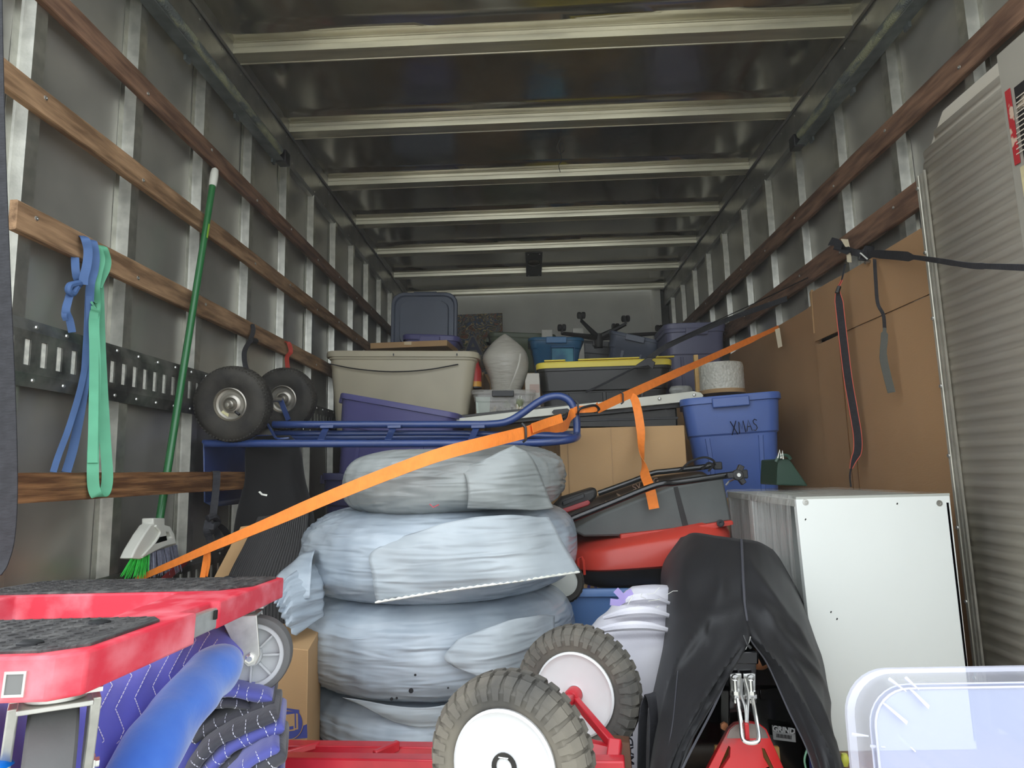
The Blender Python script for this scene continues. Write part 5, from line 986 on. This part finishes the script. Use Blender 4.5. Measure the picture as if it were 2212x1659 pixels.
def bar_(a, b, w_, t_, nm='brace', m=RED, wd=V((0, 0, 1)), par=rt_): return G().ribbon([a, b], w_, t_, wd).ob(nm, m, par, bevel=.002)
h0 = hubr+ax*.018
bar_(h0, P(1336, 1622, 1.26), .016, .014); bar_(h0, P(1204, 1536, 1.24), .016, .014)
def chan(pts, w_, t_, nm, m=RED): return G().ribbon([P(*q) for q in pts], w_, t_, V((0, 0, 1))).ob(nm, m, rt_, bevel=.003)
chan([(1345, 1618, 1.32), (960, 1622, 1.37), (600, 1616, 1.43)], .024, .03, 'side_rail')
chan([(1350, 1655, 1.22), (960, 1652, 1.27), (600, 1646, 1.34)], .028, .03, 'side_rail')
chan([(860, 1610, 1.37), (808, 1634, 1.32)], .02, .012, 'cross_bar'); chan([(690, 1608, 1.41), (600, 1634, 1.35)], .014, .008, 'cross_bar')
G().prism([P(1300, 1590+8, 1.3), P(1360, 1604, 1.3), P(1368, 1700, 1.24), P(1320, 1720, 1.2)], (.004, .03, 0)).ob('toe_plate', mat('rusty_brown_plate', c8(96, 66, 50), .6, .2, c2=c8(150, 110, 80), vs=16, thr=(.5, .7)), rt_, bevel=.002)
slabq = G().prism([P(1258, 1600, 1.28), P(1335, 1618, 1.27), P(1338, 1640, 1.26), P(1330, 1665, 1.25), P(1258, 1622, 1.27)], (0, .02, 0)).ob('axle_gusset', RED, rt_, bevel=.002)
chan([(1330, 1600, 1.27), (1320, 1680, 1.22)], .02, .024, 'gusset_bar')

# ---------------- logo carton ----------------
lc = thing('logo_carton', 'tan carton with round blue house logo and blue band, behind the dolly wheel', 'box', (-.5, 1.6, 0))
a, b = P(560, 1500, 1.55), P(664, 1500, 1.50); a.z = b.z = 0; ht_ = .33
bk = P(692, 1500, 1.72); bk.z = 0; ak = a+(bk-b)
G().hexa([a, b, bk, ak]+[q+V((0, 0, ht_)) for q in (a, b, bk, ak)]).ob('carton', CARD, lc, bevel=.002)
BI = mat('blue_print', c8(62, 70, 140), .75)
X1 = (b-a).normalized(); nrm = V((X1.y, -X1.x, 0))
def LP(x, y, off=.001):   # zoomed print coordinates to the carton face
    u, v = 580+x/7.58, 1440+y/7.58; d = ray(u, v); t = (a-C0).dot(nrm)/d.dot(nrm); return C0+d*t+nrm*off
def pr(poly, m, nm, off): return G().prism([LP(x, y, off) for x, y in poly], nrm*-.0004).ob(nm, m, lc, smooth=0)
pr([(-160, 1230), (640, 1165), (634, 940), (560, 968), (-160, 1100)], BI, 'blue_band', .001)
cc_ = [(345+215*cos(t), 925+250*sin(t)) for t in [2*pi*k/40 for k in range(40)]]; pr([(x, max(y, 730)) for x, y in cc_], BI, 'logo_disc', .0014)
ring = [(345+228*cos(t), 925+262*sin(t)) for t in [2*pi*k/40 for k in range(0, 21)]]
G().tube([LP(x, y, .002) for x, y in ring if y > 960], .0009, 4).ob('logo_ring', CARD, lc)
pr([(120, 760), (275, 672), (505, 706), (505, 770), (480, 770), (480, 740), (275, 700), (140, 790)], BI, 'logo_roof', .0016)
pr([(165, 800), (435, 765), (440, 1040), (300, 1060), (165, 1000)], CARD, 'logo_house', .002)
pr([(460, 760), (490, 770), (495, 1020), (440, 1030), (440, 1005), (465, 1000)], CARD, 'logo_wall', .002)
for q in ([(185, 850), (245, 850), (245, 915), (185, 915)], [(255, 920), (330, 915), (332, 965), (255, 970)], [(355, 975), (420, 965), (422, 1015), (355, 1028)], [(300, 985), (335, 985), (337, 1035), (300, 1040)]): pr(q, BI, 'logo_box', .0026)

# ---------------- moving blankets ----------------
AXF = V((-.36, 1, -.1)).normalized()
def fold_sweep(pts, rs, dep, n=20, seed=0):
    rings = []
    for i, p in enumerate(pts):
        T = (pts[min(i+1, len(pts)-1)]-pts[max(i-1, 0)]); T = V((T.x, 0, T.z)).normalized(); nn = V((-T.z, 0, T.x))
        rings.append([p+AXF*(-math.copysign(abs(cos(a))**.7, cos(a))*dep)+nn*(math.copysign(abs(sin(a))**.75, sin(a))*rs[i]+.002*noise.noise(p*22+V((a, seed, 0)))) for a in [2*pi*k/n for k in range(n)]])
    return G().loft(rings)
QI = mat('indigo_quilt', c8(80, 86, 186), .85, 0, c2=c8(96, 102, 204), vs=5, bump=.3, bsc=30, sheen=.3); QD = mat('violet_blue_quilt', c8(84, 88, 165), .88, 0, var=.08, vs=6, bump=.3, bsc=80, sheen=.3)
FB = mat('royal_blue_fleece', c8(50, 98, 190), .95, 0, c2=c8(72, 122, 208), vs=9, bump=.4, bsc=60, sheen=.5); QB = mat('charcoal_quilt', c8(66, 66, 72), .92, 0, var=.1, vs=10, bump=.5, bsc=120, sheen=.2)
THR = mat('white_thread', c8(225, 225, 235), .7)
QR = [[(-120, 1500, .78), (40, 1500, .84), (190, 1480, .92), (300, 1432, 1.02), (400, 1385, 1.12), (470, 1352, 1.22), (520, 1350, 1.3)], [(-120, 1560, .70), (20, 1560, .76), (160, 1545, .83), (280, 1490, .93), (380, 1432, 1.04), (455, 1390, 1.13), (528, 1385, 1.22)], [(-120, 1640, .66), (10, 1640, .71), (140, 1625, .78), (260, 1570, .87), (360, 1500, .97), (440, 1440, 1.07), (522, 1408, 1.18)], [(-120, 1760, .63), (20, 1750, .67), (130, 1730, .73), (240, 1670, .82), (335, 1580, .92), (420, 1490, 1.03), (500, 1428, 1.16)]]
ql = thing('quilted_moving_blanket', 'bright indigo quilted moving blanket with white zigzag stitching, on top of the stack under the dolly', 'blanket', (-.6, 1.0, .3)); ql['label'] = 'bright indigo quilted blanket with white zigzag stitching, directly under the red dolly'
_, evq = patch('quilt', QR, QI, 40, 60, .004, 8, .02, ql, lambda s, t, q: V((0, 0, .0015*sin(t*50))))
g = G()
for k in range(15):
    t0 = .05+k/15*.95; pts = []
    for i in range(17):
        s = .03+i/16*.94; tt = t0-.045*abs((i % 8)-4)/4
        if .0 < tt < 1:
            q0 = evq(s, tt); n_ = (evq(min(s+.02, 1), tt)-evq(max(s-.02, 0), tt)).cross(evq(s, min(tt+.02, 1))-evq(s, max(tt-.02, 0))).normalized()
            if n_.y > 0: n_ = -n_
            pts.append(q0+n_*.0125)
    for a_, b_ in zip(pts[:-1], pts[1:]): 
        for f in (0, .5): g.tube([a_+(b_-a_)*f, a_+(b_-a_)*(f+.36)], .0006, 4)
g.ob('stitching', THR, ql, kind='stuff')
fp_ = spl([P(240, 1790, .76), P(295, 1680, .80), P(345, 1598, .85), P(402, 1515, .91), P(446, 1466, .98), P(474, 1446, 1.03), P(488, 1446, 1.06)], 6)
o = G().tube(fp_, [.036]*30+[.035, .034, .033, .031, .027, .02, .008], 36)
o.v = [q+V((noise.noise(q*16+V((4, 0, 0)))*.007, 0, noise.noise(q*16+V((0, 9, 0)))*.007)) for q in o.v]
o.v = [q+V((0, noise.noise(q*14)*.006, noise.noise(q*10)*.006)) for q in o.v]; o = o.ob('fleece_blanket', FB, smooth=70); tag(o, 'plain royal blue fleece blanket rolled over the folded quilts', 'blanket')
folds = [
 ('quilted_moving_blanket', 'violet blue and charcoal quilted blanket folded at the top of the fanned stack', [
  (QD, [(330, 1760, 1.15), (370, 1640, 1.15), (410, 1545, 1.15), (445, 1506, 1.15), (490, 1494, 1.15), (545, 1505, 1.15), (588, 1512, 1.15)], .015),
  (QB, [(380, 1640, 1.15), (415, 1560, 1.15), (445, 1532, 1.15), (490, 1523, 1.15), (540, 1530, 1.15)], .009),
  (QB, [(350, 1760, 1.15), (385, 1650, 1.15), (430, 1590, 1.15), (490, 1558, 1.15), (550, 1535, 1.15), (592, 1516, 1.15)], .0135)]),
 ('quilted_moving_blanket', 'charcoal and violet blue quilted blanket in the middle of the fanned stack', [
  (QB, [(375, 1770, 1.1), (405, 1680, 1.1), (455, 1615, 1.1), (520, 1578, 1.1), (570, 1560, 1.1), (602, 1546, 1.1)], .0135),
  (QD, [(400, 1770, 1.1), (435, 1690, 1.1), (490, 1625, 1.1), (550, 1592, 1.1), (590, 1578, 1.1), (614, 1574, 1.1)], .0155),
  (QB, [(425, 1770, 1.1), (460, 1695, 1.1), (510, 1645, 1.1), (560, 1618, 1.1), (602, 1605, 1.1)], .0095)]),
 ('quilted_moving_blanket', 'charcoal quilted blanket with blue lining at the foot of the fanned stack', [
  (QD, [(450, 1780, 1.05), (490, 1700, 1.05), (540, 1650, 1.05), (580, 1628, 1.05), (604, 1618, 1.05)], .012),
  (QB, [(480, 1790, 1.05), (520, 1710, 1.05), (560, 1665, 1.05), (595, 1642, 1.05), (618, 1633, 1.05)], .0175),
  (QD, [(520, 1800, 1.05), (560, 1720, 1.05), (590, 1690, 1.05), (612, 1680, 1.05)], .014)])]
for nm, lb, fs in folds:
    t = thing(nm, lb, 'blanket', P(*fs[0][1][3]), group='folded quilted blankets')
    for m_, pth, r_ in fs:
        dep = .10; pts = spl([P(*q)+AXF*dep*.95 for q in pth], 6); n_ = len(pts)
        rs = [r_*(1+.12*noise.noise(V((i*.4, r_*99, 2)))) for i in range(n_)]; rs[-1] = r_*.35; rs[-2] = r_*.75; rs[-3] = r_*.93
        o = fold_sweep(pts, rs, dep, 24, r_*99).ob('fold', m_, t, smooth=70)
        g = G(); step_ = .022; acc = 0; last = pts[0]
        for i in range(2, n_-2):
            acc += (pts[i]-pts[i-1]).length
            for rep in range(int(acc/step_)):
                T = (pts[i+1]-pts[i-1]); T = V((T.x, 0, T.z)).normalized(); yy = V((-T.z, 0, T.x)); c_ = pts[i]+(pts[i-1]-pts[i])*(rep*.5)
                arc = [c_+AXF*(-abs(cos(aa))**.7)*dep*1.004+yy*(math.copysign(abs(sin(aa))**.75, sin(aa))*rs[i]*1.05)+T*.004*sin(aa*2+i) for aa in (-.8, -.55, -.28, 0, .28, .55, .8)]
                for q in range(0, 6, 1):
                    g.tube([arc[q], arc[q]+(arc[q+1]-arc[q])*.6], .0007, 4)
            acc = acc % step_
        if g.v: g.ob('stitching', THR, o, kind='stuff')
# stack body that carries them
BSE = lump([(1520, 250, 420, 0), (1640, 200, 520, 0), (1760, 180, 560, 0), (1900, 170, 560, 0), (2010, 170, 560, 0)], 1.2, .7, 24, .01, 5, 5, 3).ob('packing_quilt', QD, smooth=60); tag(BSE, 'bulky dark quilt at the bottom under the other folded blankets', 'blanket')

# ---------------- red dolly ----------------
DR = mat('scuffed_red_plastic', c8(218, 50, 70), .5, 0, c2=c8(246, 150, 160), vs=11, st=(1, 1.6, 1.6), bump=.35, bsc=40, thr=(.45, .85), det=12); DP = mat('black_grip_pad', c8(62, 60, 60), .6, 0, c2=c8(104, 102, 100), vs=24, st=(1, 2.5, 1), bump=.8, bsc=60, bst=(1, 2.5, 1), thr=(.45, .75), dist=.004)
FR, BR, BL = P(161, 1413, .58), P(619, 1246, 1.31), P(149, 1250, 1.31)
da = (FR-BR).normalized(); LA = (FR-BR).length; db = BL-BR; db = (db-da*db.dot(da)).normalized(); dn = -(da.cross(db)); dn = dn if dn.z > 0 else -dn
DM = Matrix(((da.x, db.x, dn.x), (da.y, db.y, dn.y), (da.z, db.z, dn.z)))
dl = thing('red_dolly', 'scuffed red four-wheel moving dolly with black grip pads, lying on the blankets', 'dolly', BR, DM)
T_ = .038
out = [(.0, .02), (.02, .0), (.372, .0), (.382, .010), (.482, .010), (.492, -.012), (.722, -.004), (.742, .016), (.742, .43), (.71, .462), (.49, .462), (.482, .446), (.382, .446), (.372, .456), (.02, .456), (0, .436)]
hole = [(.256, .108), (.507, .082), (.520, .10), (.520, .36), (.507, .376), (.256, .350), (.245, .33), (.245, .128)]
G().prism([V((x, y, 0)) for x, y in out], (0, 0, -T_), [[V((x, y, 0)) for x, y in hole]]).ob('deck', DR, dl, True, bevel=.003, smooth=30)
for nm_, pd in (('grip_pad', [(.012, .03), (.03, .012), (.18, .012), (.235, .05), (.235, .41), (.18, .446), (.03, .446), (.012, .43)]), ('grip_pad', [(.535, .02), (.56, .004), (.70, .006), (.728, .035), (.728, .425), (.70, .45), (.56, .45), (.535, .44)])):
    G().prism([V((x, y, .003)) for x, y in pd], (0, 0, -.004)).ob(nm_, DP, dl, True, bevel=.001)
g = G()
for i in range(15):
    for j in range(26):
        x0, y0_ = (.03+i*.0145, .03+j*.0158)
        if x0 < .23: g.box((x0, y0_, .0034), (.0085, .0026, .0016), Matrix.Rotation(.7*(-1)**(i+j), 3, 'Z'))
        x1 = x0+.515
        if x1 < .72: g.box((x1, y0_, .0034), (.0085, .0026, .0016), Matrix.Rotation(.7*(-1)**(i+j), 3, 'Z'))
g.ob('grip_pattern', DP, dl, True, smooth=0, kind='stuff')
for (x, y) in ((.03, .1), (.06, .2), (.7, .06), (.58, .06), (.66, .15)): G().lathe([(.011, .0), (.011, .003), (.007, .0045), (0, .003)], (x, y, .002), (0, 0, 1), 14).ob('rubber_plug', BLK, dl, True)
ZN = mat('zinc_bracket', c8(206, 206, 200), .38, .75, var=.12, vs=40); 
G().box((.43, .006, -.022), (.095, .012, .028)).ob('connector_plate', ZN, dl, True, bevel=.002); G().box((.395, -.002, -.016), (.008, .003, .012)).ob('connector_slot', DARK, dl, True)
g = G(); sq = [(-.009, -.0105), (.009, -.0105), (.009, .0105), (-.009, .0105)]
px, pz_ = .043, -.022
g.prism([V((.7445, px+a*1.0, pz_+b)) for a, b in sq], (-.03, 0, 0), [[V((.7445, px+a*.78, pz_+b*.78)) for a, b in sq]]).ob('square_socket', ZN, dl, True); G().box((.7425, px, pz_), (.002, .0145, .017)).ob('socket_inside', mat('socket_grey', c8(120, 120, 118), .6), dl, True)
def caster(cx, cy, yaw, k=1.0):
    M = Matrix.Translation((cx, cy, -T_)) @ Matrix.Rotation(yaw, 4, 'Z'); f = lambda p: M @ V(p)
    c = G(); c.box((0, 0, 0), (.09, .07, .004)); c.v = [f(q+V((0, 0, -.003))) for q in c.v]; cp = c.ob('caster', ZN, dl, True)
    g = G().lathe([(.026, -.004), (.026, -.014), (.018, -.018)], (0, 0, 0), (0, 0, 1), 24); g.v = [f(q) for q in g.v]; g.ob('swivel_ring', ZN, cp, True)
    off = .028; wz = -.088; wr = .0675
    for s in (-1, 1):
        pp = [V((off-(off+.028)*k, s*.028, -.016)), V((off+.006*k, s*.028, -.016)), V((off+.016, s*.029, wz+.004)), V((off+.010, s*.029, wz-.012)), V((off-.004, s*.029, wz-.015)), V((off-.014, s*.029, wz-.006))]
        g = G().prism(pp, (0, s*(.004 if k == 1 else .009), 0)); g.v = [f(q) for q in g.v]; g.ob('fork_leg', ZN, cp, True, bevel=.0015)
        g = G().lathe([(.009, 0), (.0085, .007), (.005, .008), (.005, .011), (0, .011)], (off, s*.033, wz), (0, s, 0), 6); g.v = [f(q) for q in g.v]; g.ob('axle_nut', CHR, cp, True, smooth=20)
    g = G().box((0.003, 0, -.018), (.062, .06, .005)); g.v = [f(q) for q in g.v]; g.ob('fork_top', ZN, cp, True, bevel=.001)
    g = G().lathe([(.055, -.020), (.060, -.021), (.0655, -.018), (.0675, -.010), (.0675, .010), (.0655, .018), (.060, .021), (.055, .020)], (off, 0, wz), (0, 1, 0), 48, True); g.v = [f(q) for q in g.v]; g.ob('tyre', GRT, cp, True, smooth=40)
    g = G().lathe([(.0555, -.018), (.0475, -.0185), (.047, -.006), (.018, -.006), (.017, -.02), (.006, -.021), (.006, .021), (.017, .02), (.018, .006), (.047, .006), (.0475, .0185), (.0555, .018)], (off, 0, wz), (0, 1, 0), 48, True); g.v = [f(q) for q in g.v]; g.ob('wheel_core', GRP, cp, True, smooth=35)
    for k in range(8):
        a = 2*pi*k/8
        g = G().box((off+cos(a)*.033, 0, wz+sin(a)*.033), (.030, .030, .0032), Matrix.Rotation(-a, 3, 'Y')); g.v = [f(q) for q in g.v]; g.ob('spoke', GRP, cp, True)
GRT = mat('grey_caster_rubber', c8(98, 98, 98), .7, 0, var=.06, vs=20, bump=.2, bsc=100); GRP = mat('pale_grey_core', c8(182, 184, 186), .5, 0, var=.04, vs=20)
caster(.10, .055, R(-97)); caster(.665, .05, R(150), .8); caster(.105, .40, R(30)); caster(.665, .385, R(160))
bfl = lump([(1655, -30, 22, 0), (1645, -30, 12, 0), (1640, -28, 4, 0)], .62, 1, 14, .001, 9, 4).ob('blue_ball', mat('bright_blue_plastic', c8(0, 120, 225), .4), smooth=60); tag(bfl, 'bright blue balloon-like plastic ball at the bottom left corner', 'ball')

# ---------------- clear tote, bottom right ----------------
CT = mat('frosted_clear_plastic', c8(222, 224, 240), .25, 0, alpha=.5, coat=.3); CTE = mat('frosted_edge', c8(225, 226, 242), .3, 0, alpha=.6)
CT2 = mat('frosted_base', c8(200, 208, 240), .3, 0, alpha=.6, coat=.2)
ct = thing('clear_tote', 'large frosted clear tote standing on its side at the bottom right corner', 'storage bin', (.66, .8, .02))
def rz(u, v, y, r_, W_=.62):
    q = P(u, v, y); return [V((q.x+W_/2+p.x, y, q.z/2+.005+p.y)) for p in rr(W_, q.z-.01, r_, 0, 8)]
A0, A1 = rz(1884, 1489, .76, .040), rz(1872, 1480, .775, .044)
B0, B1 = rz(1838, 1456, .845, .05), rz(1821, 1447, .85, .055)
G().loft([A0, A1], caps=True, capb=False).ob('base', CT2, ct, smooth=35)
G().loft([A1, B0], caps=False).ob('side_wall', CT, ct, smooth=35)
G().loft([B0, B1, [q+V((0, .006, 0)) for q in B1]], caps=False).ob('rim', CTE, ct, smooth=35)
for L_, r_ in ((A0, .0016), (A1, .0012)): G().tube([q for q in L_ if q.z > .02], r_, 6).ob('bead', CTE, ct, smooth=60)
for (p, q) in (((1903, 1517), (1955, 1564)), ((1962, 1488), (2002, 1530))): G().prism([P(*p, .757), P(p[0]+8, p[1]+1, .757), P(q[0]+3, q[1]-8, .757), P(*q, .757)], (0, -.003, 0)).ob('moulded_rib', CTE, ct)
for (p, q) in (((1920, 1466), (1958, 1494)), ((1956, 1464), (1985, 1490)), ((1842, 1586), (1876, 1590)), ((1882, 1612), (1912, 1614)), ((1940, 1590), (1978, 1624))): G().tube([P(*p, .77), P(*q, .757)], [.0022, .0008], 6).ob('moulded_rib', CTE, ct)
yl_ = lump([(1628, 1818, 1830, 0), (1640, 1815, 1835, 0), (1654, 1818, 1832, 0)], 1.5, .8, 16, .004, 20, 4); tag(yl_.ob('yellow_cloth', PL('yellow_cloth', c8(200, 200, 80))), 'scrap of yellow cloth on the floor beside the clear tote', 'cloth')
